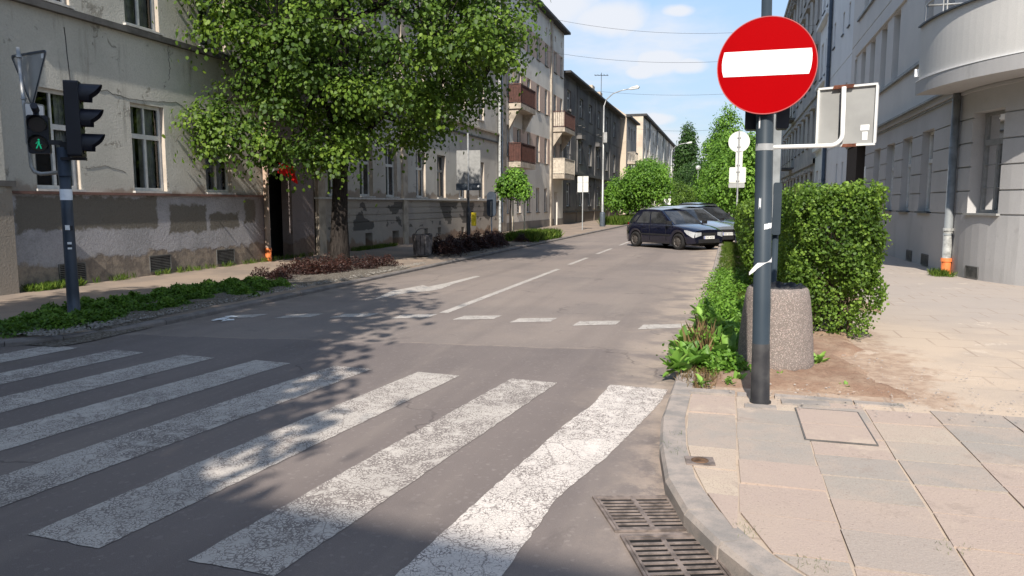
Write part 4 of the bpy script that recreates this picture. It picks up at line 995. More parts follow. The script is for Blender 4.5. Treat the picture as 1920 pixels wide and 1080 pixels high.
# ------------------------------------------------------------ trees
def unit(n):
    v = rng.normal(size=(n, 3)); return v / np.linalg.norm(v, axis=1, keepdims=True)
def limb(m, p0, p1, r0, r1, sag=.0, n=6, seg=6):
    p0, p1 = Vector(p0), Vector(p1); L_ = (p1 - p0).length; pts = []; rs = []
    for i in range(seg + 1):
        t = i / seg; p = p0.lerp(p1, t); j = L_ * .035 * math.sin(math.pi * t)
        p += Vector((random.uniform(-j, j), random.uniform(-j, j), random.uniform(-j, j) + sag * L_ * math.sin(math.pi * t)))
        pts.append(p); rs.append(r0 + (r1 - r0) * t ** .8)
    m.tube(pts, rs, n, False); return pts
def tree(name, base, trunk, ellipsoids, nclump, per, leaf, mat, label, group=None, clumpr=.45, limbs=9, clip=None, droop=.5, extra=(), cat='tree', shell=.45, flat=1.0):
    """ellipsoids: (centre, radii, share). Leaves sit in drooping clumps through the crown's volume."""
    o = empty(name, base, label, cat, group)
    m = MB(); tp = [Vector(p[:3]) for p in trunk]; tr = [p[3] for p in trunk]
    m.tube(tp, tr, 14, False); 
    C = []
    for (c, r, share) in ellipsoids:
        k = int(nclump * share); d = unit(k); rad = rng.uniform(shell, 1.0, k)[:, None] ** .55
        C.append(np.array(c) + d * rad * np.array(r))
    C = np.concatenate(C + ([np.array([e[:3] for e in extra])] if extra else []))
    if clip is not None: C = C[clip(C)]
    if name == 'street_tree' and base[1] > 10:
        fp = np.array((-11.5, 17.9, 2.55)); d = fp - np.array((0, 0, 1.65)); t = np.clip(((C - np.array((0, 0, 1.65))) @ d) / (d @ d), 0, .98)
        C = C[np.linalg.norm(C - (np.array((0, 0, 1.65)) + t[:, None] * d), axis=1) > .62]
        C = C[C[:, 2] > np.where(C[:, 0] > -8.9, 3.0 + (C[:, 0] + 8.6) * .55, 0)]
        C = C[~((np.sin(C[:, 0] * 1.9 + 1) * np.sin(C[:, 1] * 1.7) * np.sin(C[:, 2] * 2.1) > .24))]
    # limbs from the trunk towards spread-out clumps, twigs to all the others
    ctr = np.mean(C, 0); order = rng.permutation(len(C))[:limbs]; ends = []
    nodes = []
    for i in order:
        t = random.uniform(.45, 1) * (len(tp) - 1); a = tp[int(t)].lerp(tp[min(int(t) + 1, len(tp) - 1)], t - int(t))
        rr = tr[int(t)] * .5; pts = limb(m, a, C[i], rr, .012, .06, 7, 8); nodes += [(p, rr * (1 - k / 9)) for k, p in enumerate(pts)]
    NP = np.array([tuple(p[0]) for p in nodes] + [tuple(p) for p in tp[1:]])
    for c in C:
        if random.random() < .75:
            k = np.argmin(((NP - c) ** 2).sum(1)); limb(m, NP[k], c, .022 * (leaf / .12) ** .5, .006, .03, 4, 4)
    m.build('trunk', 'bark', o)
    n = len(C) * per; cc = np.repeat(C, per, 0)
    off = rng.normal(size=(n, 3)) * clumpr * np.array((1, 1, .62 * flat)); off[:, 2] -= droop * (off[:, 0] ** 2 + off[:, 1] ** 2) / clumpr * .5
    P = cc + off
    if clip is not None: P[:, 0] = np.maximum(P[:, 0], -12.22) if name == 'street_tree' else P[:, 0]
    nm = off / clumpr * .5 + np.array((0, -.35, .75)) + rng.normal(size=(n, 3)) * .42
    up = off * .6 + rng.normal(size=(n, 3)) * .4 * clumpr + np.array((0, 0, -.7 * clumpr))
    cv = np.repeat(rng.uniform(.0, .9, len(C)), per) + rng.normal(size=n) * .2
    leaves('crown', P, leaf, nm, mat, o, var=cv, up=up)
    return o
# the large lime at the kerb
def clipL(C): return C[:, 0] > -12.0
tx = [(-14.0, 0)]
low = [(-11.75, 14.7, 3.7), (-11.6, 14.9, 3.25), (-11.9, 15.2, 3.05), (-11.5, 15.3, 3.9), (-11.9, 15.0, 4.2), (-11.3, 15.4, 3.4),
       (-10.9, 15.4, 2.25), (-10.6, 15.6, 2.1), (-11.1, 15.9, 2.3), (-10.3, 15.8, 2.3), (-10.9, 16, 2.6), (-10.6, 15.4, 2.8), (-10.2, 16.2, 2.6), (-9.4, 16.4, 2.6), (-9.0, 17, 2.5), (-8.4, 17.4, 2.3), (-8.0, 17.7, 2.45), (-8.3, 17, 2.8), (-9.9, 16.4, 2.4),
       (-7.2, 17.4, 2.95), (-6.8, 17.2, 3.15), (-6.4, 17.6, 3.25), (-7.6, 17.2, 2.9), (-6.0, 17.0, 3.5), (-5.7, 17.4, 3.8), (-5.4, 17.2, 4.3), (-5.2, 17.5, 4.7), (-5.0, 17, 5.2), (-4.8, 17.6, 5.6)]
low = [(p[0], p[1], p[2] + (.75 if p[0] > -8.2 else .35 if p[0] > -11.2 else .12)) for p in low for _ in range(2)]; low = [tuple(np.array(p) + rng.normal(size=3) * .17) for p in low]
tree('street_tree', (-9.8, 17.4, LZ),
     [(-9.8, 17.4, -.05, .36), (-9.8, 17.4, .25, .27), (-9.78, 17.4, 1.2, .215), (-9.72, 17.4, 2.4, .19), (-9.62, 17.42, 3.6, .19), (-9.6, 17.4, 5.2, .17), (-9.45, 17.5, 7.2, .12), (-9.4, 17.5, 9.0, .06)],
     [((-9.0, 17.7, 7.3), (4.2, 4.2, 4.3), .76), ((-7.9, 16.8, 5.9), (3.0, 2.6, 1.9), .13), ((-10.3, 16.4, 4.5), (1.9, 2.2, 1.8), .08), ((-11.2, 15.0, 7.0), (.8, 1.0, 1.6), .04)],
     540, 160, .096, 'lime_leaf', 'big lime tree with a dark trunk on the kerb bed, hiding the pale tenement', None, .29, 18, clipL, .5, low, flat=.8)
# street trees that stand beside and behind the viewer: their shade falls on the crossing
tree('street_tree', (-7.6, -2.2, 0), [(-7.6, -2.2, 0, .25), (-7.6, -2.2, 2.5, .19), (-7.5, -2.2, 5, .15), (-7.4, -2.1, 8, .06)],
     [((-7.0, -3.6, 6.6), (4.3, 3.2, 3.2), 1)], 430, 130, .21, 'lime_leaf', 'street lime beside the viewer that shades the left of the crossing', None, .5, 10)
tree('street_tree', (-8.6, .4, 0), [(-8.6, .4, 0, .25), (-8.6, .4, 3, .19), (-8.4, .4, 6, .15), (-8.3, .5, 10, .06)],
     [((-6.7, -.6, 8.6), (3.0, 2.6, 2.2), 1)], 130, 80, .19, 'lime_leaf', 'taller street lime beside the viewer, over the left crossing', None, .5, 8)
# young tree between stakes
tree('young_tree', (-9.56, 32.5, LZ), [(-9.56, 32.5, 0, .05), (-9.56, 32.5, 1.2, .04), (-9.5, 32.5, 2.2, .035), (-9.5, 32.5, 3.2, .015)],
     [((-9.55, 32.5, 2.75), (.55, .5, .62), .8), ((-9.0, 32.4, 2.35), (.4, .35, .3), .2)], 60, 55, .11, 'mid_leaf', 'young broadleaf tree tied between pale stakes by the left kerb', None, .16, 6)
for i, (x, y, h, lb) in enumerate(((-9.66, 33.3, 2.0, 'pale wooden stake just right of the young tree trunk'), (-9.3, 34.0, 2.15, 'pale wooden stake farther right of the young tree'))):
    m = MB(); m.tube([(x, y, 0), (x, y, h)], .035, 8); m.build('tree_stake', 'stake_wood', base=(x, y, LZ), label=lb, category='stake', group='stakes of the young tree') if 0 else tag(m.build('tree_stake', 'stake_wood', base=(x, y, 0)), lb, 'stake', 'stakes of the young tree')
# clipped round trees further along the left
for i, (x, y, e, lb) in enumerate((
    (-7.4, 64, [((-6.9, 64, 3.5), (2.0, 1.8, 1.7), 1)], 'round bushy tree in the grass beyond the navy hatchback'),
    (-8.6, 66, [((-8.8, 65, 2.6), (1.5, 1.4, 1.2), 1)], 'lower round tree left of the bushy one in the grass'),
    (-7.9, 79, [((-7.9, 79, 4.6), (1.8, 1.8, 1.7), 1)], 'round tree behind the two bushy ones on the left kerb'),
    (-7.5, 92, [((-6.2, 92, 2.6), (2.0, 1.8, 1.8), 1)], 'low dense tree far down the left kerb'))):
    tree('round_tree', (x, y, 0), [(x, y, 0, .12), (x, y, 1.5, .09), (x, y, 3, .05)], e, 110, 95, .15, 'mid_leaf' if i != 3 else 'hedge_leaf', lb, 'small trees along the left kerb', .36, 7)
# poplars and the tree mass down the street
tree('poplar', (-8.6, 150, 0), [(-8.6, 150, 0, .4), (-8.6, 150, 8, .25), (-8.5, 150, 16, .08)],
     [((-8.9, 150, 8.2), (1.0, 1.2, 6.4), .45), ((-8.0, 150, 9), (1.25, 1.3, 8.0), .55)], 230, 90, .34, 'dark_leaf', 'tall slim dark poplar at the end of the street', None, .55, 6, flat=1.8)
masses = [
    (-6.6, 140, [((-6.6, 140, 4.8), (3.6, 3, 3.9), 1)], 'dark_leaf', .30, 110, 'dark round tree below the poplar, far down the street'),
    (-4.3, 125, [((-4.3, 125, 4.5), (2.2, 2.2, 3.6), 1)], 'dark_leaf', .27, 90, 'dark tree in front of the street end, right of the poplar'),
    (-3.2, 112, [((-3.6, 112, 5.2), (1.6, 2, 3.2), 1)], 'dark_leaf', .25, 60, 'loose dark tree at the left edge of the right tree row'),
    (-.6, 86, [((-.5, 86, 9.2), (1.1, 1.1, 3.4), .45), ((-1.1, 86, 7.6), (1.6, 1.5, 1.6), .35), ((-.4, 86, 5.5), (1.8, 1.8, 3.0), .3)], 'mid_leaf', .20, 110, 'tallest tree in the right row, with a ragged pointed top'),
    (.6, 70, [((.0, 70, 5.2), (1.9, 1.8, 3.0), 1)], 'lime_leaf_pale', .18, 150, 'full bright green tree in the right row behind the cars'),
    (.5, 56, [((.1, 56, 3.3), (1.35, 1.5, 2.2), 1)], 'mid_leaf', .16, 130, 'dense tree in the right row, just behind the round sign'),
    (.9, 47, [((1.0, 47, 3.6), (1.0, 1.3, 2.3), 1)], 'lime_leaf_pale', .15, 110, 'tree in the right row nearest the tall grey pole'),
    (-2.4, 100, [((-2.3, 100, 4.0), (1.7, 1.8, 3.2), 1)], 'mid_leaf', .22, 90, 'medium green tree in the right row above the far cars'),
]
for (x, y, e, mt, lf, nc, lb) in masses:
    tree('roadside_tree', (x, y, 0), [(x, y, 0, .2), (x, y, 2.5, .15), (e[0][0][0], y, e[0][0][2], .07)], e, nc, 80, lf, mt, lb, 'trees down the street', lf * 2.4, 8)

# ------------------------------------------------------------ hedge and low plants
def hedge_block(name, x0, x1, y0, y1, z0, z1, n, leaf, mat, label, seedv, parts=True):
    o = empty(name, ((x0 + x1) / 2, y0, RZ), label, 'hedge')
    u = rng.uniform(size=(n, 3)); P = np.empty((n, 3)); nm = np.empty((n, 3))
    W, D, H = x1 - x0, y1 - y0, z1 - z0
    A = np.array([D * H, D * H, W * H, W * D]); face = rng.choice(4, n, p=A * np.array([1, 1, 1.5, 1.2]) / (A * np.array([1, 1, 1.5, 1.2])).sum())
    x = x0 + u[:, 0] * W; y = y0 + u[:, 1] * D; z = z0 + u[:, 2] ** .85 * H; dp = rng.exponential(.10, n)
    x = np.where(face == 0, x0 + dp, np.where(face == 1, x1 - dp, x)); y = np.where(face == 2, y0 + dp, y); z = np.where(face == 3, z1 - dp, z)
    # lumpy surface, narrower foot, rounded edges
    lump = .15 * np.sin(x * 4.1 + seedv) * np.sin(z * 3.3 + y * 2.1) + .09 * np.sin(y * 7.7 + z * 8.3 + x * 9) + .05 * np.sin(x * 17) * np.sin(z * 19 + y * 15)
    cx, cy = (x0 + x1) / 2, (y0 + y1) / 2
    t = np.clip((z - z0) / H, 0, 1); foot = 1 - .42 * np.clip(1 - t / .55, 0, 1) ** 1.3
    hx, hy = W / 2, D / 2; foot = foot * (1 - .17 * t ** 4)
    q = np.maximum(np.abs(x - cx) / hx, 0) ** 6 + np.abs(y - cy) / hy * 0
    x = cx + (x - cx) * foot + np.sign(x - cx) * lump * .6 * (np.abs(x - cx) > hx * .7)
    y = y + np.where(face == 2, -lump * .7 + (1 - foot) * .5, 0) + np.where(face == 2, .16 * (np.abs(x - cx) / hx) ** 5, 0)
    z = z + np.where(face == 3, lump * .75 - .13 * (np.abs(x - cx) / hx) ** 4 + .05 * np.sin(y * 2.3 + x * 3), 0)
    P = np.stack([x, y, z], 1)
    dirs = np.array([(-1, 0, .35), (1, 0, .35), (0, -1, .35), (0, -.1, 1)])[face]
    nm = dirs + rng.normal(size=(n, 3)) * .85
    keep = ~((np.sin(x * 9 + 1 + np.sin(z * 5)) * np.sin(z * 11 + 2 + np.sin(x * 7)) + .35 * np.sin(x * 23 + z * 19) > .52) & (rng.uniform(size=n) < .72)) & ~((z < z0 + .28 * H) & (rng.uniform(size=n) < .45))
    up = np.array((0, -.2, .6)) + rng.normal(size=(n, 3))
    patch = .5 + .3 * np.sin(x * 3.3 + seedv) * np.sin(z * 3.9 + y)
    v = np.clip(patch + rng.normal(size=n) * .24 - dp * 1.6, 0, 1)  # deeper leaves darkened, the hedge's inner shade put into leaf colour
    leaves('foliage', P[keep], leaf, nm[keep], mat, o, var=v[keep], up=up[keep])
    # sprigs standing proud of the clipped faces
    m = MB(); k = int(W * D * 20) + 40; SP = []; SN = []
    for _ in range(k):
        f = random.choice((1, 2, 2, 3, 3))
        px, py, pz = random.uniform(x0 + .05, x1 - .05), random.uniform(y0, min(y1, y0 + 3)), random.uniform(z0 + .5 * H, z1 - .05)
        d = Vector((random.uniform(-.4, .4), random.uniform(-.5, .2), 1))
        if f == 1: px = x1 - .06; d = Vector((.9, -.3, random.uniform(.1, .9)))
        elif f == 2: py = y0 + .06; d = Vector((random.uniform(-.5, .5), -.9, random.uniform(.1, .9)))
        else: pz = z1 - .05
        L_ = random.uniform(.05, .16); a = Vector((px, py, pz)); b = a + d.normalized() * L_; m.tube([a, b], .0025, 4, False)
        for j in range(7): SP.append(a.lerp(b, j / 6)); SN.append(d.normalized() * .3 + Vector((random.gauss(0, 1), random.gauss(0, 1), random.gauss(0, 1))))
    leaves('sprigs', np.array([tuple(p) for p in SP]), leaf * .9, np.array([tuple(p) for p in SN]), mat, o, var=rng.uniform(.6, 1, len(SP)))
    # woody stems and dark twig core
    for _ in range(int(40 * max(1, D / 3))):
        a = Vector((random.uniform(cx - hx * .45, cx + hx * .5), random.uniform(y0 + .28, y0 + min(D, 2.5) - .2), z0 - .03)); b = a + Vector((random.uniform(-.5, .5), random.uniform(-.35, .35), random.uniform(.6, .95) * H))
        b.x = min(max(b.x, x0 + .12), x1 - .12); b.y = max(b.y, y0 + .15)
        pts = limb(m, a, b, random.uniform(.008, .018), .004, .03, 5, 6)
        for _ in range(5):
            s_ = random.choice(pts[2:]); e = s_ + Vector((random.uniform(-.35, .35), random.uniform(-.35, .2), random.uniform(0, .35))); e.x = min(max(e.x, x0 + .05), x1 - .05); e.z = min(e.z, z1 - .05); m.tube([s_, e], [.005, .002], 4, False)
    m.build('stems', 'twig', o)
    return o
hedge_block('clipped_hedge', .70, 1.72, 9.0, 13.2, RZ + .02, 1.81, 78000, .036, 'hedge_leaf', 'big square clipped hedge behind the concrete planter and pole', 0)
hedge_block('long_hedge', .26, 1.5, 12.8, 29.5, RZ, 1.62, 70000, .055, 'hedge_leaf', 'longer hedge along the pavement, behind the pole and left of the square one', 2.0)

def cover(name, regions, n, leaf, mat, hgt, label, cat, z0, shape='leaf', clump=.16):
    P = []; V = []
    for (x0, x1, y0, y1, sh) in regions:
        k = int(n * sh); nc = max(3, int((x1 - x0) * (y1 - y0) / (clump ** 2) * .35)); cxy = np.stack([rng.uniform(x0, x1, nc), rng.uniform(y0, y1, nc)], 1); hh = rng.uniform(.45, 1, nc)
        i = rng.integers(nc, size=k); d = rng.normal(size=(k, 2)) * clump * .6
        r2 = (d ** 2).sum(1) / (clump ** 2); z = z0 + hgt * hh[i] * np.exp(-r2) * rng.uniform(.35, 1, k)
        P.append(np.concatenate([cxy[i] + d, z[:, None]], 1)); V.append(np.clip(hh[i] * .6 + rng.normal(size=k) * .2 + (z - z0) / hgt * .3, 0, 1))
    P = np.concatenate(P); V = np.concatenate(V); k = len(P)
    nm = np.array((0, -.25, 1)) + rng.normal(size=(k, 3)) * .6
    return leaves(name, P, leaf, nm, mat, var=V, shape=shape, label=label, category=cat, kind='stuff')
cover('ground_cover', [(-9.25, -7.75, 6.6, 8.2, .22), (-9.35, -7.95, 8.2, 12.4, .78)], 52000, .038, 'cover_leaf', .20, 'low bright green ground cover round the left signal pole', 'ground cover', LZ + .02)
cover('berberis', [(-9.3, -8.3, 13.0, 13.9, .12), (-9.7, -8.3, 13.9, 15.6, .4), (-10.1, -8.2, 15.6, 17.6, .48)], 15000, .032, 'red_leaf', .34, 'dark red barberry ground planting around the lime tree foot', 'shrubs', LZ + .02, clump=.22)
cover('berberis', [(-9.1, -8.05, 20.6, 29.6, 1)], 34000, .042, 'red_leaf', .62, 'dark red barberry planting past the wooden litter bin', 'shrubs', LZ + .02, clump=.26)
def grass(name, regions, n, hgt, mat, label, z0, lean=.5, kind='stuff', cat='grass'):
    P = []
    for (x0, x1, y0, y1, sh) in regions:
        k = int(n * sh); nc = max(4, int(k / 14)); c = np.stack([rng.uniform(x0, x1, nc), rng.uniform(y0, y1, nc)], 1); i = rng.integers(nc, size=k)
        q = c[i] + rng.normal(size=(k, 2)) * .035; P.append(np.concatenate([q, np.full((k, 1), z0)], 1))
    P = np.concatenate(P); k = len(P); up = np.array((0, 0, 1.0)) + rng.normal(size=(k, 3)) * np.array((lean, lean, .1)); nm = np.concatenate([rng.normal(size=(k, 2)), np.full((k, 1), .25)], 1)
    return leaves(name, P, hgt, nm, mat, up=up, shape='blade', label=label, category=cat, kind=kind)
grass('verge_grass', [(-.24, .34, 8.2, 14, .45), (-.18, .4, 14, 30, .55)], 17000, .085, 'grass_blade', 'grass strip between the right kerb and the hedge', RZ)
grass('verge_grass', [(-9.0, -7.6, 29.3, 34.5, 1)], 8000, .36, 'grass_blade', 'tall rough grass round the young tree', LZ)
grass('verge_grass', [(-9.4, -7.6, 55.5, 75, 1)], 14000, .5, 'grass_blade', 'bright grass verge under the round trees on the left', LZ)
grass('weeds', [(-12.2, -12.0, 10.3, 11.4, .4), (-12.22, -12.1, 11.4, 20, .22), (-12.22, -11.9, 22.3, 25.5, .38)], 3200, .13, 'grass_blade', 'weeds growing along the foot of the left house walls', LZ, .8)
grass('weeds', [(4.3, 4.62, 17.6, 18.3, 1)], 500, .13, 'grass_blade', 'green weed tuft beside the orange pipe foot on the right', RZ, .9)
grass('dry_grass', [(-.38, -.05, 6.3, 7.0, .6), (-.3, .3, 6.5, 8.5, .4)], 620, .06, 'dry_blade', 'dry yellow grass at the kerb corner beside the pole', RZ, .9)
grass('dry_grass', [(-.36, -.1, 7.3, 9.2, 1)], 130, .26, 'dry_blade', 'thin reddish dry stalks rising from the weeds by the right kerb', RZ, .35)
# joint weeds between slabs
grass('weeds', [(-.31, -.27, 4.55, 5.1, .25), (.12, .16, 3.5, 3.62, .25), (.98, 1.05, 3.56, 3.62, .18), (1.26, 1.32, 6.13, 6.22, .12), (.28, .42, 3.2, 3.3, .2)], 170, .018, 'grass_blade', 'tiny weeds in the joints of the near slabs', RZ, .9)
# broad-leaved weeds by the kerb
def rosettes(name, spots, label, mat='dock_leaf'):
    P = []; U = []; Nn = []; S = []
    for (x, y, r, n) in spots:
        for _ in range(n):
            a = random.uniform(0, 6.283); el = random.uniform(.1, 1.2); d = np.array((math.cos(a) * math.cos(el), math.sin(a) * math.cos(el), math.sin(el)))
            P.append((x + random.gauss(0, r * .25), y + random.gauss(0, r * .25), RZ + random.uniform(0, r * .35))); U.append(d)
            Nn.append((-math.cos(a) * math.sin(el), -math.sin(a) * math.sin(el), math.cos(el))); S.append(r * random.uniform(.55, 1.15))
    return leaves(name, np.array(P), np.array(S), np.array(Nn) + rng.normal(size=(len(P), 3)) * .25, mat, up=np.array(U), shape='dock', label=label, category='weeds', kind='stuff')
sp = [(random.uniform(-.50, .02), y, random.uniform(.13, .21), 30) for y in np.linspace(6.9, 8.3, 13)] + [(random.uniform(-.30, .12), y, .17, 22) for y in np.linspace(8.2, 11.0, 16)] + [(.02, 7.5, .24, 34), (-.05, 7.9, .26, 36), (.08, 8.3, .25, 30), (-.2, 7.2, .2, 30)]
rosettes('leafy_weeds', sp, 'large-leaved green weeds spilling over the right kerb')
rosettes('leafy_weeds', [(.86, 7.55, .13, 16), (.80, 7.45, .11, 10)], 'leafy weed clump in the soil right of the planter')
rosettes('leafy_weeds', [(.50, 6.95, .05, 9), (1.0, 6.65, .06, 9), (.12, 6.65, .09, 12), (.05, 6.5, .07, 8), (-.18, 6.35, .10, 12)], 'tiny green weeds dotted in the soil around the pole foot')
cover('low_weeds', [(-.26, .36, 10.5, 17, .5), (-.34, .12, 6.9, 8.4, .5), (-.28, .3, 8.4, 11, .5)], 12000, .035, 'mid_leaf', .28, 'low mixed weeds under the large leaves by the right kerb', 'weeds', RZ)
# pebbles and grit
def pebbles(name, regs, n, r, mat, z, label):
    m = MB()
    for _ in range(n):
        x0, x1, y0, y1 = random.choice(regs); x, y = random.uniform(x0, x1), random.uniform(y0, y1); s_ = random.uniform(.4, 1.3) * r
        vs = [(x + s_ * math.cos(t) * random.uniform(.6, 1.2), y + s_ * math.sin(t) * random.uniform(.6, 1.2), z - s_ * .2) for t in (0, 1.57, 3.14, 4.71)] + [(x + random.uniform(-.3, .3) * s_, y, z + s_ * random.uniform(.3, .8))]
        m.add(vs, ((0, 1, 4), (1, 2, 4), (2, 3, 4), (3, 0, 4)))
    m.build(name, mat, kind='stuff', label=label, cat='gravel')
pebbles('gravel', [(-8.0, -7.52, 6.7, 9), (-7.8, -7.5, 9, 18), (-9, -7.7, 6.65, 7.2)], 1700, .022, 'gravel', LZ + .045, 'pale gravel edging the left planting bed')
pebbles('grit', [(.2, 1.6, 6.3, 8.4), (-.2, 2.2, 5.8, 6.6), (1.2, 2.4, 5.8, 8)], 360, .011, 'kerb_stone', RZ + .022, 'loose stones and grit on the bare soil')

# ------------------------------------------------------------ street furniture, right
PX, PY = .285, 6.0
pole = empty('signal_pole', (PX, PY, RZ), 'thick blue-grey steel pole with a black painted foot and torn stickers', 'pole')
LN = lambda z: PX - .020 * z
m = MB(); m.tube([(PX, PY, RZ - .02), (PX, PY, RZ + .012)], .082, 28); m.tube([(LN(RZ), PY, RZ), (LN(.57), PY, .57)], [.0725, .0665], 28); m.build('foot', 'pole_black', pole)
m = MB(); m.tube([(LN(.56), PY, .56), (LN(2.42), PY, 2.42), (LN(2.5), PY, 2.5)], [.065, .064, .042], 28); m.tube([(LN(2.48), PY, 2.48), (LN(4.6), PY, 4.6)], [.0385, .037], 24); m.build('shaft', 'pole_blue', pole)
def wrap(name, a0, a1, z0, z1, r, mat, tilt=0, jag=.01):
    m = MB(); n = 10; vs = []
    for i in range(n + 1):
        a = R(a0 + (a1 - a0) * i / n); dz = tilt * i / n; r = .0668; x, y = LN(z0) + r * math.cos(a), PY + r * math.sin(a)
        vs += [(x, y, z0 + dz + random.uniform(-jag, jag)), (x, y, z1 + dz + random.uniform(-jag, jag))]
    m.add(vs, [(2 * i, 2 * i + 1, 2 * i + 3, 2 * i + 2) for i in range(n)], True); m.build(name, mat, pole)
wrap('sticker', 275, 335, 1.455, 1.495, .0812, 'sticker_white', .015, .003)
wrap('sticker', 238, 252, 1.62, 1.69, .0812, 'sticker_white', 0, .012); wrap('sticker', 228, 238, 2.22, 2.29, .0806, 'sticker_white', 0, .014)
wrap('sticker', 352, 372, .80, .98, .0815, 'sticker_white', 0, .01); wrap('sticker', 345, 352, 1.55, 1.72, .0812, 'sticker_white', 0, .01)
m = MB(); vs = []      # peeling ribbon wound round the pole
for i in range(16):
    a = R(195 + 160 * i / 15); rr = .068 + (.03 * (1 - i / 4) if i < 4 else 0); z = 1.165 + .065 * i / 15 - (.05 * (1 - i / 4) if i < 4 else 0); wd = .014 + .012 * math.sin(i * .5)
    vs += [(LN(1.2) + rr * math.cos(a), PY + rr * math.sin(a), z - wd), (LN(1.2) + rr * math.cos(a), PY + rr * math.sin(a), z + wd * .7)]
m.add(vs, [(2 * i, 2 * i + 1, 2 * i + 3, 2 * i + 2) for i in range(15)], True); m.build('torn_tape', 'sticker_white', pole)
# no-entry disc
cx, cy, cz = .232, PY - .10, 2.662
f = Vector((-.06, -1, -.0)).normalized(); rt = Vector((1, -.06, 0)).normalized(); upv = Vector((0, 0, 1))
ne = empty('no_entry_sign', (cx, cy, cz), 'red round no entry sign with a white bar, high on the thick pole', 'road sign')
m = MB(); m.prism(circ(.350, 72), Vector((cx, cy, cz)), rt, upv, -f, .022); m.build('plate', 'galvanised', ne)
m = MB(); m.prism(circ(.348, 72), Vector((cx, cy, cz)) + f * .001, rt, upv, f, .003); m.build('red_face', 'sign_red', ne)
tl = R(-.6); r2 = rt * math.cos(tl) + upv * math.sin(tl); u2 = -rt * math.sin(tl) + upv * math.cos(tl)
bar = [(-.302, -.095), (.295, -.095), (.307, -.05), (.312, 0), (.312, .05), (.305, .095), (-.302, .095), (-.313, .04), (-.316, 0), (-.313, -.05)]
m = MB(); m.prism([(a, b * .95 + .018) for a, b in bar], Vector((cx, cy, cz)) + f * .004, r2, u2, f, .002); m.build('white_bar', 'sign_white', ne)
m = MB()
for i in range(72):
    a0, a1 = 2 * math.pi * i / 72, 2 * math.pi * (i + 1) / 72; P = lambda a, r: Vector((cx, cy, cz)) + rt * r * math.cos(a) + upv * r * math.sin(a)
    m.add([P(a0, .346) + f * .006, P(a1, .346) + f * .006, P(a1, .352) + f * .006, P(a0, .352) + f * .006, P(a0, .352) - f * .024, P(a1, .352) - f * .024], ((0, 1, 2, 3), (3, 2, 5, 4)))
m.build('rim', 'red_rim', ne)
m = MB()
for z in (2.6, 2.8): m.obox((LN(z), PY - .055, z), (.12, .06, .03)); m.tube([(LN(z), PY, z - .014), (LN(z), PY, z + .014)], .045, 16)
m.build('clamp', 'galvanised', ne)
# black signal heads behind the disc
for (x, s_, lb) in ((.155, -1, 'black pedestrian signal head peeping out left of the pole under the red disc'), (.375, 1, 'black signal head peeping out right of the pole under the red disc')):
    o = empty('pedestrian_signal', (x, PY + .12, 2.3), lb, 'traffic light', 'signal heads on the thick pole')
    m = MB(); m.prism(rrect(.11 if s_ < 0 else .09, .56, .02), (x, PY + .10, 2.50), (1, 0, 0), (0, 0, 1), (0, 1, 0), .14); m.build('housing', 'signal_black', o)
    m = MB()
    for z in (2.39, 2.68): m.tube([(x, PY + .2, z), (x, PY + .33, z)], .055, 14, False)
    m.build('visor', 'signal_black', o)
    m = MB(); m.box(min(x, PX), max(x, PX), PY + .09, PY + .12, 2.60, 2.63); m.build('bracket', 'signal_black', o)
# planter (litter bin of washed concrete) with a black liner
LX, LY = .47, 7.42
o = empty('concrete_planter_bin', (LX, LY, RZ), 'tapered washed-concrete litter bin with a black liner behind the pole', 'litter bin')
m = MB(); m.lathe([(.0, .02), (.345, .02), (.352, .06), (.350, .12), (.345, .14), (.335, .30), (.318, .50), (.296, .68), (.278, .765), (.262, .785), (.235, .788), (.222, .775), (.215, .66), (0, .64)], (LX, LY, RZ - .02), 56); m.build('body', 'planter_concrete', o)
m = MB(); vs = []; n = 40
for j, (r, z) in enumerate(((.235, .70), (.240, .79), (.225, .81), (.17, .76), (.08, .72), (.0, .70))):
    for k in range(n): t = 6.2832 * k / n; q = r * (1 + .06 * math.sin(k * 2.3 + j)); vs.append((LX + q * math.cos(t), LY + q * math.sin(t), RZ - .02 + z + .012 * math.sin(k * 1.7 + j * 2)))
m.add(vs, [(j * n + k, j * n + (k + 1) % n, (j + 1) * n + (k + 1) % n, (j + 1) * n + k) for j in range(5) for k in range(n)], True); m.build('bin_liner', 'bag_black', o)
# second slim post with grey cabinet, carrying the turned sign on a bent arm
QX, QY = .462, 7.95
o = empty('slim_post', (QX, QY, RZ), 'slim grey post with a narrow cabinet, half hidden behind the thick pole', 'post')
m = MB(); m.tube([(QX, QY, RZ), (QX, QY, 2.75)], .030, 14); m.build('shaft', 'pole_blue', o)
m = MB(); m.prism(rrect(.09, 1.16, .02), (QX - .03, QY - .06, 1.95), (1, 0, 0), (0, 0, 1), (0, 1, 0), .14); m.build('cabinet', 'pipe_grey', o)
m = MB(); m.prism(rrect(.08, .52, .02), (QX + .0, QY - .075, 1.60), (1, 0, 0), (0, 0, 1), (0, 1, 0), .05); m.build('cabinet_cover', 'pole_blue', o)
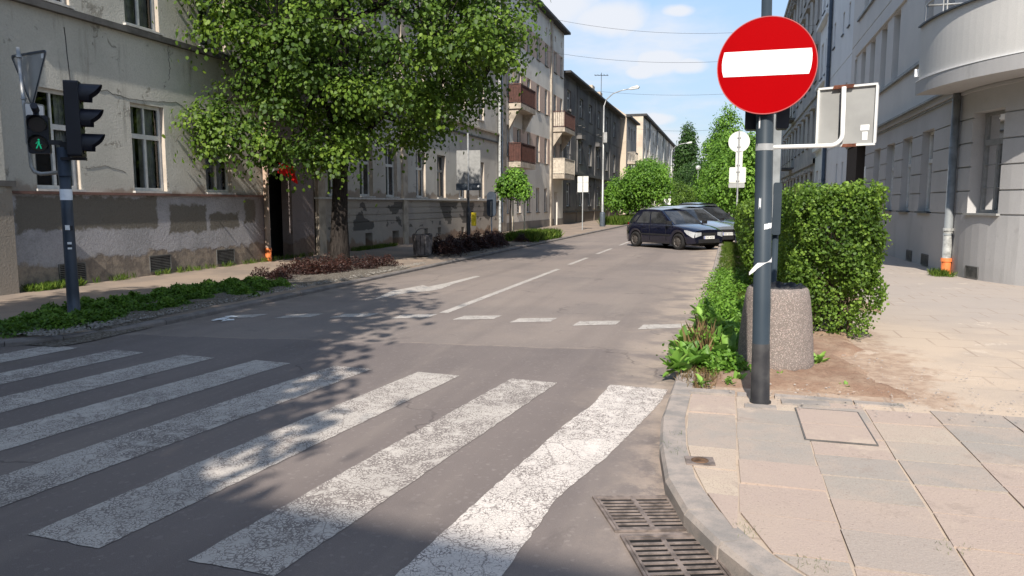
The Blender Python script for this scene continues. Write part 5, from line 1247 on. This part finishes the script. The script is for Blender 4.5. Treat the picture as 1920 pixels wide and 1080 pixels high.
# arm sign: everything at Y = 6
arm = empty('arm_mounted_sign', (.34, PY, 2.07), 'back of a square white-rimmed traffic sign on a bent white arm', 'road sign')
AX = .785
m = MB(); pts = [(LN(2) + .05, PY, 2.075), (AX - .08, PY, 2.078)] + [(AX - .08 + .08 * math.sin(t), PY, 2.158 - .08 * math.cos(t)) for t in np.linspace(.2, 1.57, 6)] + [(AX - .004, PY, 2.50)]
m.tube(pts, .016, 12); m.build('arm', 'sign_rim', arm)
m = MB(); m.tube([(LN(2), PY, 2.05), (LN(2), PY, 2.10)], .066, 20); m.build('clamp', 'galvanised', arm)
sf = Vector((-.42, -1, 0)).normalized(); sr = Vector((1, -.42, 0)).normalized(); so = Vector((AX + .028, PY + .035, 2.292))
pl = rrect(.42, .44, .03)
m = MB(); m.prism(pl, so, sr, upv, -sf, .012); m.build('panel', 'sign_back', arm)
m = MB()
for a, b, c_, d in ((-.21, -.195, -.205, .205), (.195, .21, -.205, .205), (-.205, .205, -.22, -.205), (-.205, .205, .205, .22)): m.prism([(a, c_), (b, c_), (b, d), (a, d)], so, sr, upv, sf, .018)
m.build('rim', 'sign_rim', arm)
m = MB(); m.prism([(-.10, .200), (.04, .200), (.05, .226), (-.09, .226)], so, sr, upv, sf, .03); m.prism([(-.02, -.226), (.08, -.226), (.08, -.203), (-.01, -.203)], so, sr, upv, sf, .03); m.build('rusty_clamp', 'rust', arm)
m = MB(); m.prism([(.10, -.11), (.16, -.11), (.16, -.07), (.10, -.07)], so, sr, upv, sf, .002); m.prism([(.115, -.18), (.15, -.18), (.15, -.12), (.115, -.12)], so, sr, upv, sf, .002); m.build('sticker', 'sticker_white', arm)
m = MB(); m.prism([(-.055, -.22), (-.035, -.22), (-.02, .22), (-.04, .22)], so, sr, upv, sf, .002) ; m.build('stiffener', 'pole_blue', arm)

# round sign with two plates, back view, far right
def sign_post(name, x, y, z1, label, cat='road sign', r=.03, mat='galvanised', z0=None, group=None):
    o = empty(name, (x, y, 0), label, cat, group); m = MB(); m.tube([(x, y, LZ - .05), (x, y, z1)], r, 12); m.build('post', mat, o); return o
o = sign_post('round_sign_post', .30, 30.3, 4.45, 'grey post with a round sign above two plates, seen from behind', group=None)
m = MB(); m.prism(circ(.40, 40), (.30, 30.34, 4.03), (1, 0, 0), (0, 0, 1), (0, 1, 0), .02); m.build('round_plate', 'sign_back_light', o)
m = MB(); m.prism(rrect(.26, .60, .03), (.32, 30.34, 3.36), (1, 0, 0), (0, 0, 1), (0, 1, 0), .02); m.build('narrow_plate', 'sign_back_light', o)
m = MB(); m.prism(rrect(.62, .60, .05), (.28, 30.34, 2.76), (1, 0, 0), (0, 0, 1), (0, 1, 0), .02); m.build('square_plate', 'sign_back_light', o)
m = MB(); m.prism(rrect(.60, .18, .04), (.26, 30.34, 2.36), (1, 0, 0), (0, 0, 1), (0, 1, 0), .02); m.build('lower_plate', 'sign_back', o)
m = MB()
for z in (3.85, 4.2, 3.15, 2.9, 2.55): m.obox((.30, 30.31, z), (.12, .05, .035))
m.build('clamp', 'galvanised', o)

# ------------------------------------------------------------ left signal pole
GX, GY = -8.6, 7.98
vl = Vector((-.74, .67, 0))                     # horizontal direction from the viewer to this pole
o = empty('signal_pole', (GX, GY, LZ), 'blue-grey signal pole in the green ground cover, with a white band', 'pole')
m = MB(); m.tube([(GX, GY, LZ - .02), (GX, GY, .45), (GX, GY, 1.5), (GX, GY, 2.02)], [.082, .078, .072, .070], 20); m.tube([(GX, GY, 2.02), (GX, GY, 2.40)], .082, 20); m.build('shaft', 'pole_left', o)
m = MB(); m.tube([(GX, GY, 1.70), (GX, GY, 1.845)], .0755, 20); m.build('white_band', 'sticker_white', o)
side = Vector((-vl.y, vl.x, 0)); rv = Vector((.67, .74, 0))
def small(z, dx, w_, h_, mat):
    m = MB(); m.prism([(-w_ / 2, -h_ / 2), (w_ / 2, -h_ / 2), (w_ / 2, h_ / 2), (-w_ / 2, h_ / 2)], Vector((GX, GY, z)) - vl * .0765 + rv * dx, rv, upv, -vl, .004); m.build('sticker', mat, o)
small(1.33, -.012, .055, .065, 'sticker_white'); small(1.325, .035, .035, .06, 'sticker_dark'); small(1.12, .0, .05, .03, 'sticker_white'); small(1.085, .0, .045, .02, 'sticker_dark'); small(1.05, .0, .05, .025, 'sticker_white')
def signal(name, c, face, w_, h_, nl, label, depth=.13, vis=.22, lens=None, group=None):
    """housing whose lenses look along face"""
    c = Vector(c); fv = Vector((*face, 0)).normalized(); sv = Vector((-fv.y, fv.x, 0))
    o = empty(name, c, label, 'traffic light', group)
    m = MB(); m.prism(rrect(w_, h_, .03), c - fv * depth, sv, upv, fv, depth); m.build('housing', 'signal_black', o)
    for i in range(nl):
        z = h_ * (.5 - (i + .5) / nl); cc = c + upv * z; r = min(w_, h_ / nl) * .40
        m = MB(); m.prism(circ(r * .98, 24), cc + fv * .002, sv, upv, fv, .012)
        l_ = m.build('lens', 'lens_dark', o)
        if lens and i == nl - 1:
            # walking man
            mm = MB(); q = cc + fv * .018
            for poly in ([(-.008, .028), (.010, .030), (.014, -.004), (-.010, -.004)], [(-.010, -.004), (.002, -.004), (-.018, -.050), (-.028, -.046)], [(.002, -.004), (.014, -.004), (.026, -.048), (.016, -.052)], [(.008, .026), (.014, .020), (.030, -.004), (.024, -.008)], [(-.008, .028), (-.014, .022), (-.028, .002), (-.022, -.002)], [(math.cos(a) * .010 + .002, math.sin(a) * .010 + .043) for a in np.linspace(0, 6.28, 9)[:-1]]): mm.prism([(a * 1.25, b * 1.25) for a, b in poly], q, sv, upv, fv, .002)
            mm.build('green_man', 'green_lit', l_)
        m = MB(); n = 18; vs = []
        for k in range(n + 1):
            a = R(-35 + 250 * k / n); p = cc + sv * math.cos(a) * r * 1.12 + upv * math.sin(a) * r * 1.12; ln = vis * (.45 + .55 * max(0, math.sin(a)) ** .5)
            vs += [p, p + fv * ln]
        m.add(vs, [(2 * k, 2 * k + 1, 2 * k + 3, 2 * k + 2) for k in range(n)], True); m.build('visor', 'signal_black', o)
    return o
vh = signal('traffic_light', (-8.33, 8.06, 2.765), (.80, .60), .34, .98, 3, 'black three-lens traffic light facing away to the right on the left pole', .17, .26)
m = MB(); m.obox((-8.47, 8.02, 2.25), (.30, .10, .035), R(35)); m.obox((-8.56, 7.99, 2.42), (.12, .12, .10), R(35)); m.build('bracket', 'signal_black', vh)
ps = signal('pedestrian_signal', (-8.78, 7.78, 2.56), (.62, -.78), .25, .50, 2, 'two-lens pedestrian signal showing a green man, left of the left pole', .12, .14, True)
m = MB(); m.obox((-8.68, 7.88, 2.46), (.26, .06, .06), R(45)); m.tube([(-8.86, 7.84, 2.80), (-8.86, 7.84, 2.90)], .035, 12); m.tube([(-8.86, 7.84, 2.88), (-8.80, 7.76, 2.93)], .045, 12); m.build('bracket', 'signal_black', ps)
gw = empty('give_way_sign', (-9.12, 7.98, 2.05), 'back of a triangular give way sign, point down, on a bent grey pipe', 'road sign')
m = MB(); m.tube([(GX, GY, 2.075), (-8.95, 7.93, 2.05), (-9.04, 7.91, 2.08), (-9.08, 7.905, 2.15), (-9.10, 7.90, 2.6), (-9.16, 7.90, 3.72)], .026, 12); m.build('pipe', 'galvanised', gw)
tf = Vector((.10, .995, 0)); tr_ = Vector((.86, -.51, 0)).normalized(); to = Vector((-9.06, 7.97, 3.36))
tri = []
for (px_, pz_) in ((-.41, .30), (.41, .30), (0, -.42)):
    tri.append((px_, pz_))
def rounded(poly, r=.04, n=4):
    out = []; k = len(poly)
    for i in range(k):
        p = Vector(poly[i]); a = (Vector(poly[i - 1]) - p).normalized(); b = (Vector(poly[(i + 1) % k]) - p).normalized()
        for j in range(n + 1): t = j / n; out.append(tuple(p + a * r * (1 - t) ** 2 * 1.0 + b * r * t ** 2))
    return out
tn = Vector((.2, .98, 0)).normalized(); rt3 = Vector((.98, -.2, 0)).normalized()
m = MB(); m.prism(rounded(tri, .06), to, rt3, upv, tn, .012); m.build('panel', 'sign_back', gw)
m = MB(); 
T3 = rounded(tri, .06); T4 = [(a * .93, b * .93 - .003) for a, b in T3]; k = len(T3)
m.add([to - tn * .012 + rt3 * a + upv * b for a, b in T3] + [to - tn * .012 + rt3 * a + upv * b for a, b in T4] + [to + rt3 * a + upv * b for a, b in T3], [(i, (i + 1) % k, k + (i + 1) % k, k + i) for i in range(k)] + [(i, (i + 1) % k, 2 * k + (i + 1) % k, 2 * k + i) for i in range(k)]); m.build('rim', 'pole_left', gw)
m = MB(); m.prism([(.28, .20), (.33, .20), (.33, .26), (.28, .26)], to, rt3, upv, -tn, .003); m.build('sticker', 'sticker_white', gw)
m = MB(); 
for z in (3.60, 3.05): m.tube([(-9.15 + (3.6 - z) * .05, 7.90, z - .012), (-9.15 + (3.6 - z) * .05, 7.90, z + .012)], .036, 12)
m.build('clamp', 'galvanised', gw)
bs = empty('small_plate_sign', (-9.1, 7.9, 2.75), 'small white rectangular plate edge-on behind the give way pipe', 'road sign')
m = MB(); m.prism(rrect(.30, .56, .03), (-9.08, 8.0, 2.72), Vector((.05, 1, 0)).normalized(), (0, 0, 1), Vector((1, -.05, 0)).normalized(), .015); m.build('plate', 'sign_back', bs)
m = MB(); m.prism(rrect(.26, .52, .02), (-9.064, 8.0, 2.72), Vector((.05, 1, 0)).normalized(), (0, 0, 1), Vector((1, -.05, 0)).normalized(), .002); m.build('face', 'sign_white', bs)

# ------------------------------------------------------------ further street furniture, left
o = empty('wooden_litter_bin', (-8.85, 20.7, LZ), 'grey slatted litter bin with a bent rim, leaning by the left kerb', 'litter bin')
m = MB(); n = 16
for k in range(n): a = 6.283 * k / n; c_ = (-8.85 + .27 * math.cos(a), 20.7 + .27 * math.sin(a), LZ + .36); m.obox(c_, (.035, .095, .60), a, random.uniform(-.02, .02), .06)
m.build('slats', 'bin_wood', o)
m = MB(); m.lathe([(.0, .05), (.245, .05), (.25, .60), (.235, .62)], (-8.85, 20.7, LZ), 24); m.build('liner', 'signal_black', o)
m = MB()
m.tube([(-8.85 + .27 * math.cos(a), 20.7 + .27 * math.sin(a), LZ + .66 + .02 * math.sin(a * 2)) for a in np.linspace(0, 6.283, 20)], .014, 6); m.tube([(-8.85 + .22 * math.cos(a), 20.7, LZ + .66 + .18 * math.sin(a)) for a in np.linspace(1.0, 3.0, 12)], .014, 6); m.build('rim', 'bin_wood', o)
o = sign_post('sign_board_post', -10.3, 28.9, 4.5, 'square sign board back with a dark strip beneath, on a post with a black sleeve', r=.035)
m = MB(); m.prism(rrect(1.0, 1.36, .03), (-10.30, 28.95, 3.14), (1, .1, 0), (0, 0, 1), (0, 1, 0), .02); m.build('board', 'frame_grey', o)
m = MB(); m.prism(rrect(1.04, .28, .02), (-10.30, 28.93, 2.34), (1, .1, 0), (0, 0, 1), (0, 1, 0), .05); m.build('lower_strip', 'pipe_dark', o)
m = MB(); m.tube([(-10.3, 28.9, 0), (-10.3, 28.9, 1.5)], .085, 16); m.tube([(-10.3, 28.9, 1.5), (-10.3, 28.9, 2.2)], .05, 16); m.build('sleeve', 'pole_black', o)
m = MB(); m.prism(rrect(.18, .55, .02), (-10.07, 28.86, 1.02), (1, 0, 0), (0, 0, 1), (0, 1, 0), .12); m.build('yellow_box', 'yellow_box', o)
m = MB(); m.prism(circ(.05, 12), (-9.86, 28.91, 2.36), (1, 0, 0), (0, 0, 1), (0, -1, 0), .008); m.build('sticker', 'sticker_white', o)
o = sign_post('oval_board_post', -10.1, 31.4, 1.9, 'dark upright oval board on a short pale post before the pipes', 'road sign')
m = MB(); m.prism(rrect(.42, 1.12, .20, 8), (-10.1, 31.36, 1.63), (1, 0, 0), (0, 0, 1), (0, 1, 0), .09); m.build('board', 'pole_left', o)
m = MB(); m.box(-10.13, -10.07, 31.31, 31.35, 1.1, 1.75); m.build('bracket', 'galvanised', o)
o = sign_post('plate_sign_post', -8.5, 44.4, 3.3, 'thin post with two stacked pale plates on the left pavement', 'road sign')
for z, h_ in ((3.12, .36), (2.64, .58)): m = MB(); m.prism(rrect(.66, h_, .02), (-8.5, 44.45, z), (1, 0, 0), (0, 0, 1), (0, 1, 0), .02); m.build('plate', 'sign_back_light', o)
for i, (x, y, h_, rch, lb) in enumerate(((-8.5, 51.8, 8.4, 2.0, 'tall grey street lamp before the dark house, arm reaching over the road'), (-7.2, 97, 8.2, 2.1, 'second street lamp down the left side, in front of the cream block'), (-6.9, 140, 8.2, 2.1, 'farthest street lamp on the left, tiny against the trees'))):
    o = empty('street_lamp', (x, y, 0), lb, 'street lamp', 'street lamps on the left')
    m = MB(); k = 1 + i * .25; m.tube([(x, y, .9), (x, y, h_ * .5), (x, y, h_)], [.085 * k, .07 * k, .05 * k], 12); m.build('pole', 'galvanised', o)
    m = MB(); m.tube([(x, y, h_ - .1), (x + .15, y, h_ + .35), (x + .6, y, h_ + .75), (x + 1.2, y, h_ + .95), (x + rch - .2, y, h_ + 1.05)], .035 * k, 8); m.build('arm', 'galvanised', o)
    m = MB(); m.prism([(0, 0), (.25, .13), (.62, .16), (.78, .06), (.7, -.06), (.2, -.05)], (x + rch - .35, y - .12, h_ + 1.0), (1, 0, .12), (0, 0, 1), (0, 1, 0), .24); m.build('lamp_head', 'lamp_head', o)
    m = MB(); m.lathe([(.19, -.05), (.19, .95), (.16, 1.05), (0.09, 1.08)], (x, y, 0), 16); m.build('base_sleeve', 'pipe_dark', o)
    if i == 0: m = MB(); m.obox((x + .12, y - .1, 6.2), (.25, .25, .7), .3); m.build('box', 'galvanised', o)
o = sign_post('globe_lamp', -4.3, 108, 6.4, 'short post with a pale globe lamp among the far trees', 'street lamp', .07)
m = MB(); m.lathe([(0, 0), (.25, .08), (.36, .35), (.25, .62), (0, .7)], (-4.3, 108, 6.3), 16); m.build('globe', 'lamp_head', o)
o = sign_post('far_sign_post', -6.6, 84, 3.6, 'far white plates on a post right of the round tree', 'road sign', .04)
for z in (1.9, 2.75): m = MB(); m.prism(rrect(.8, .7, .03), (-6.6, 84.05, z), (1, 0, 0), (0, 0, 1), (0, 1, 0), .02); m.build('plate', 'sign_rim', o)
# red and white cloth flag at the passage
o = empty('flag', (-12.1, 17.95, 2.6), 'red and white cloth flag on a short staff by the dark passage', 'flag')
m = MB(); m.tube([(-12.25, 17.95, 2.45), (-11.95, 17.9, 2.62), (-11.7, 17.85, 2.76)], .014, 6); m.build('staff', 'sign_rim', o)
def cloth(x0, x1, z0a, z0b, z1a, z1b, mat):
    m = MB(); n = 14; vs = []
    for i in range(n + 1):
        t = i / n; x = x0 + (x1 - x0) * t
        for j in range(7): q = j / 6; za = (z0a + (z0b - z0a) * t) * (1 - q) + (z1a + (z1b - z1a) * t) * q; vs.append((x + .03 * math.sin(q * 6 + t * 3), 17.86 + .05 * math.sin(t * 9 + q * 4), za))
    m.add(vs, [(i * 7 + j, i * 7 + j + 1, i * 7 + j + 8, i * 7 + j + 7) for i in range(n) for j in range(6)], True); m.build('cloth', mat, o)
cloth(-11.86, -11.30, 2.76, 2.62, 2.50, 2.18, 'red_cloth'); cloth(-12.02, -11.86, 2.62, 2.70, 2.56, 2.56, 'white_cloth')
# cables over the street
for (y, za, zb, sag, lb) in ((50, 11.9, 10.9, .7, 'sagging cable across the street, second from the top'), (50.5, 14.2, 12.6, .75, 'highest thin cable across the street'), (61, 11.0, 10.4, .55, 'lower cable across the street above the street lamp'), (96, 11.2, 11.5, .7, 'far faint cable across the street end')):
    m = MB(); m.tube([(XL + (XR - XL) * t, y, za + (zb - za) * t - sag * 4 * t * (1 - t)) for t in np.linspace(0, 1, 24)], .009 if y < 90 else .014, 5); tag(m.build('street_cable', 'cable', base=(XL, y, za)), lb, 'cable', 'cables over the street')

# ------------------------------------------------------------ parked cars
def make_car(paint_, label, L=4.2, W=1.76, H=1.46, kind='hatch'):
    root = bpy.data.objects.new('parked_car', None); col.objects.link(root); tag(root, label, 'car', 'cars parked on the right')
    hl = L / 2; wr = .31; xf, xr = hl * .625, -hl * .625; hw = W / 2
    xs_ = sorted(set([round(v, 4) for v in list(np.linspace(-hl, hl, 41)) + [xf + wr * 1.16 * math.cos(a) for a in np.linspace(0, math.pi, 13)] + [xr + wr * 1.16 * math.cos(a) for a in np.linspace(0, math.pi, 13)]]))
    def half(x):
        t = abs(x) / hl; return hw * (1 - .20 * max(0, (t - .70) / .30) ** 2.2)
    def belt(x):
        if x > hl * .38: q = (x - hl * .38) / (hl * .62); return .93 - .21 * q ** 1.7
        return .93 if x > -hl * .86 else .93 - .05 * ((-x - hl * .86) / (hl * .14))
    def zb(x):
        z = .22 + .05 * max(0, (abs(x) / hl - .85) / .15)
        for c in (xf, xr):
            d = abs(x - c)
            if d < wr * 1.16 - 1e-5: z = max(z, wr + math.sqrt((wr * 1.16) ** 2 - d * d))
        return z
    m = MB(); rings = []
    for x in xs_:
        h_, b, z = half(x), belt(x), zb(x)
        zt = max(b, z + .06)
        prof = [(h_ * .955, z), (h_ * .985, min(z + .05, zt - .02)), (h_ * 1.0, (z * .45 + zt * .55)), (h_ * .985, zt - .12 * (zt - z)), (h_ * .93, zt - .005), (h_ * .80, zt + .025), (h_ * .4, zt + .05), (0, zt + .058)]
        pts = [(x, -p, q) for p, q in prof] + [(x, p, q) for p, q in prof[-2::-1]]; rings.append(pts)
    k = len(rings[0]); vs = [p for r_ in rings for p in r_]
    fs = [(i * k + j, i * k + j + 1, (i + 1) * k + j + 1, (i + 1) * k + j) for i in range(len(rings) - 1) for j in range(k - 1)]
    m.add(vs, fs, True); m.add(rings[0], (tuple(range(k)),)); m.add(rings[-1], (tuple(range(k)),))
    # greenhouse
    wag = kind == 'wagon'
    fb, ft = hl * .46, hl * .02; rb, rtp = -hl * (.96 if not wag else .97), -hl * (.62 if not wag else .84)
    def G(a, b, side):      # a along (0 rear..1 front), b up 0..1
        x = (rb + (rtp - rb) * b ** 1.15) * (1 - a) + (fb + (ft - fb) * b) * a
        z = .92 + (H - .055 - .92) * b + .04 * math.sin(math.pi * min(a * .9 + .1, 1)) * b
        ye = half(x) * .90 * (1 - .215 * b ** 1.1); return (x, side * ye, z)
    na, nb = 16, 8
    for side in (-1, 1):
        m.add([G(i / na, j / nb, side) for i in range(na + 1) for j in range(nb + 1)], [(i * (nb + 1) + j, i * (nb + 1) + j + 1, (i + 1) * (nb + 1) + j + 1, (i + 1) * (nb + 1) + j) for i in range(na) for j in range(nb)], True)
    def across(a, n=10):
        vs = []
        for j in range(nb + 1):
            p, q = Vector(G(a, j / nb, -1)), Vector(G(a, j / nb, 1))
            for i in range(n + 1): t = i / n; v = p.lerp(q, t); v.x += (.07 if a > .5 else -.06) * math.sin(math.pi * t); vs.append(v)
        return vs, [(j * (n + 1) + i, j * (n + 1) + i + 1, (j + 1) * (n + 1) + i + 1, (j + 1) * (n + 1) + i) for j in range(nb) for i in range(n)]
    for a in (0, 1): m.add(*across(a), True)
    vs = []; n = 10
    for i in range(na + 1):
        p, q = Vector(G(i / na, 1, -1)), Vector(G(i / na, 1, 1))
        for t in np.linspace(0, 1, n + 1):
            v = p.lerp(q, t); v.z += .055 * math.sin(math.pi * t) ** .8
            if i == na: v.x += .07 * math.sin(math.pi * t)
            if i == 0: v.x -= .06 * math.sin(math.pi * t)
            vs.append(v)
    m.add(vs, [(i * (n + 1) + j, i * (n + 1) + j + 1, (i + 1) * (n + 1) + j + 1, (i + 1) * (n + 1) + j) for i in range(na) for j in range(n)], True)
    m.build('body', paint_, root)
    # glass
    def patch(name, a0, a1, b0, b1, side, slant0=0, slant1=0):
        mm = MB(); vs = []; n = 6
        for i in range(n + 1):
            for j in range(n + 1):
                b = b0 + (b1 - b0) * j / n; a = (a0 + slant0 * (j / n)) + ((a1 + slant1 * (j / n)) - (a0 + slant0 * (j / n))) * i / n
                p = G(a, b, side); vs.append((p[0], p[1] + side * .006, p[2] + .002))
        mm.add(vs, [(i * (n + 1) + j, i * (n + 1) + j + 1, (i + 1) * (n + 1) + j + 1, (i + 1) * (n + 1) + j) for i in range(n) for j in range(n)], True); mm.build(name, 'glass_dark', root)
    for side in (-1, 1):
        patch('side_window', .55, .93, .10, .84, side, .0, -.01); patch('side_window', .22 if not wag else .30, .52, .10, .84, side, .02, 0)
        if wag: patch('side_window', .06, .27, .12, .80, side, .02, 0)
        else: patch('side_window', .09, .19, .14, .62, side, .02, .0)
    for a, nm_, dx in ((1, 'windscreen', .008), (0, 'rear_window', -.008)):
        mm = MB(); vs = []; n = 10
        for j in range(nb + 1):
            b = .08 + .84 * j / nb if a else .32 + .58 * j / nb; p, q = Vector(G(a, b, -1)), Vector(G(a, b, 1))
            for i in range(n + 1):
                t = .05 + .9 * i / n; v = p.lerp(q, t); v.x += (.07 if a else -.06) * math.sin(math.pi * t) + dx; v.z += .004; vs.append(v)
        mm.add(vs, [(j * (n + 1) + i, j * (n + 1) + i + 1, (j + 1) * (n + 1) + i + 1, (j + 1) * (n + 1) + i) for j in range(nb) for i in range(n)], True); mm.build(nm_, 'glass_dark', root)
    # underside, arches
    mm = MB(); mm.box(-hl * .92, hl * .90, -hw * .86, hw * .86, .20, .62); mm.build('underbody', 'car_plastic', root)
    mm = MB()
    for side in (-1, 1):   # sill, seams, mouldings
        mm.box(xr + wr * 1.2, xf - wr * 1.2, side * hw * .95 - .01, side * hw * .95 + .01, .20, .25)
        for xx in (hl * .30, -hl * .18): mm.box(xx - .006, xx + .006, side * hw * 1.0 - .006, side * hw * 1.0 + .004, .32, .93)
        mm.box(xr + wr * 1.25, xf - wr * 1.25, side * hw * 1.0 - .01, side * hw * 1.0 + .012, .52, .58)
    mm.build('side_trim', 'car_plastic', root)
    for side in (-1, 1):
        for xx in (hl * .10, -hl * .36): mm = MB(); mm.box(xx - .09, xx + .09, side * hw * .985, side * (hw * .985 + .025), .80, .83); mm.build('door_handle', paint_, root)
        mm = MB(); mm.obox((hl * .40, side * (hw * .95 + .09), 1.02), (.12, .20, .13), side * .2); mm.build('wing_mirror', 'car_plastic', root)
        for xx in (xf, xr):
            mm = MB(); y0 = side * (hw - .19); y1 = side * (hw - .0)
            prof = [(.0, y0), (wr * .93, y0), (wr, y0 + side * .03), (wr, y1 - side * .03), (wr * .93, y1), (wr * .66, y1 + side * .004), (wr * .62, y1 - side * .02)]
            n = 28; vs = [(xx + r_ * math.cos(6.2832 * q / n), y, wr + r_ * math.sin(6.2832 * q / n)) for r_, y in prof for q in range(n)]
            mm.add(vs, [(j * n + q, j * n + (q + 1) % n, (j + 1) * n + (q + 1) % n, (j + 1) * n + q) for j in range(len(prof) - 1) for q in range(n)], True)
            wl = mm.build('wheel', 'tyre', root)
            mm = MB(); yb = y1 - side * .025; n = 24
            prof = [(wr * .64, yb + side * .015), (wr * .58, yb), (wr * .50, yb - side * .02), (wr * .42, yb + side * .005), (wr * .2, yb + side * .012), (.0, yb + side * .02)]
            vs = [(xx + r_ * math.cos(6.2832 * q / n), y, wr + r_ * math.sin(6.2832 * q / n)) for r_, y in prof for q in range(n)]
            mm.add(vs, [(j * n + q, j * n + (q + 1) % n, (j + 1) * n + (q + 1) % n, (j + 1) * n + q) for j in range(5) for q in range(n)], True)
            mm.build('rim', 'rim', wl)
            mm = MB()
            for q in range(8): a = 6.2832 * q / 8; cx_, cz_ = xx + wr * .50 * math.cos(a), wr + wr * .50 * math.sin(a); mm.prism(circ(wr * .075, 8), (cx_, yb - side * .012, cz_), (1, 0, 0), (0, 0, 1), (0, side, 0), .004 + .012)
            mm.build('rim_hole', 'hollow_shade', wl)
        # lamps
        mm = MB(); vs = []
        hp = [(hl * .80, half(hl * .80) + .006), (hl * .86, half(hl * .86) + .008), (hl * .92, half(hl * .92) + .008), (hl * .97, half(hl * .97) + .010), (hl + .012, half(hl) * .97), (hl + .022, half(hl) * .80), (hl + .022, half(hl) * .58)]
        for j in range(5):
            for i in range(7):
                x, y = hp[i]; up_ = .045 + .02 * (i < 1); lo = .16 + .035 * min(i, 6 - i) - .05 * (i == 0); vs.append((x, side * y, belt(min(x, hl)) - up_ - (lo - up_) * j / 4))
        mm.add(vs, [(j * 7 + i, j * 7 + i + 1, (j + 1) * 7 + i + 1, (j + 1) * 7 + i) for j in range(4) for i in range(6)], True); mm.build('headlight', 'headlamp', root)
        mm = MB(); mm.obox((-hl * .962, side * hw * .70, .84), (.07, .12, .26), side * .35); mm.build('tail_light', 'sign_red', root)
    mm = MB(); mm.box(hl - .03, hl + .012, -hw * .42, hw * .42, .56, .66); mm.box(hl - .03, hl + .014, -hw * .60, hw * .60, .28, .42); mm.build('grille', 'car_plastic', root)
    mm = MB(); mm.box(hl + .01, hl + .03, -.26, .26, .43, .54); pt_ = mm.build('number_plate', 'plate', root)
    mm = MB(); mm.box(hl + .03, hl + .032, -.26, -.225, .432, .538); mm.build('blue_strip', 'plate_blue', pt_)
    mm = MB()
    for q in range(7): yq = -.19 + q * .062 + (.03 if q > 2 else 0); mm.box(hl + .03, hl + .033, yq, yq + .012, .45, .52); mm.box(hl + .03, hl + .033, yq + .012, yq + .034, .48 if q % 2 else .508, .492 if q % 2 else .52)
    mm.build('characters', 'sticker_dark', pt_)
    mm = MB(); mm.box(-hl - .014, -hl + .02, -.26, .26, .60, .71); mm.build('number_plate', 'plate', root)
    return root
def put(c, x, y, deg, s_=1): c.location = (x, y, 0); c.rotation_euler = (0, 0, R(deg)); c.scale = (s_,) * 3
put(make_car('car_navy', 'navy blue hatchback nearest of the parked cars, nose to the right kerb', 4.02, 1.76, 1.54), -2.02, 28.6, -44, .95)
put(make_car('car_silver', 'silver-blue estate car parked just behind the navy hatchback', 4.4, 1.78, 1.52, 'wagon'), -1.55, 31.6, -46)
put(make_car('car_dark', 'dark grey car parked third in the row, mostly hidden', 4.4, 1.8, 1.56, 'wagon'), -.95, 35.0, -46)
put(make_car('car_dark', 'black car farthest down the row under the trees', 4.3, 1.8, 1.7, 'wagon'), -1.3, 46, -50)
put(make_car('car_silver', 'pale car far down the street left of the trees', 4.2, 1.76, 1.5), -3.0, 66, -60)
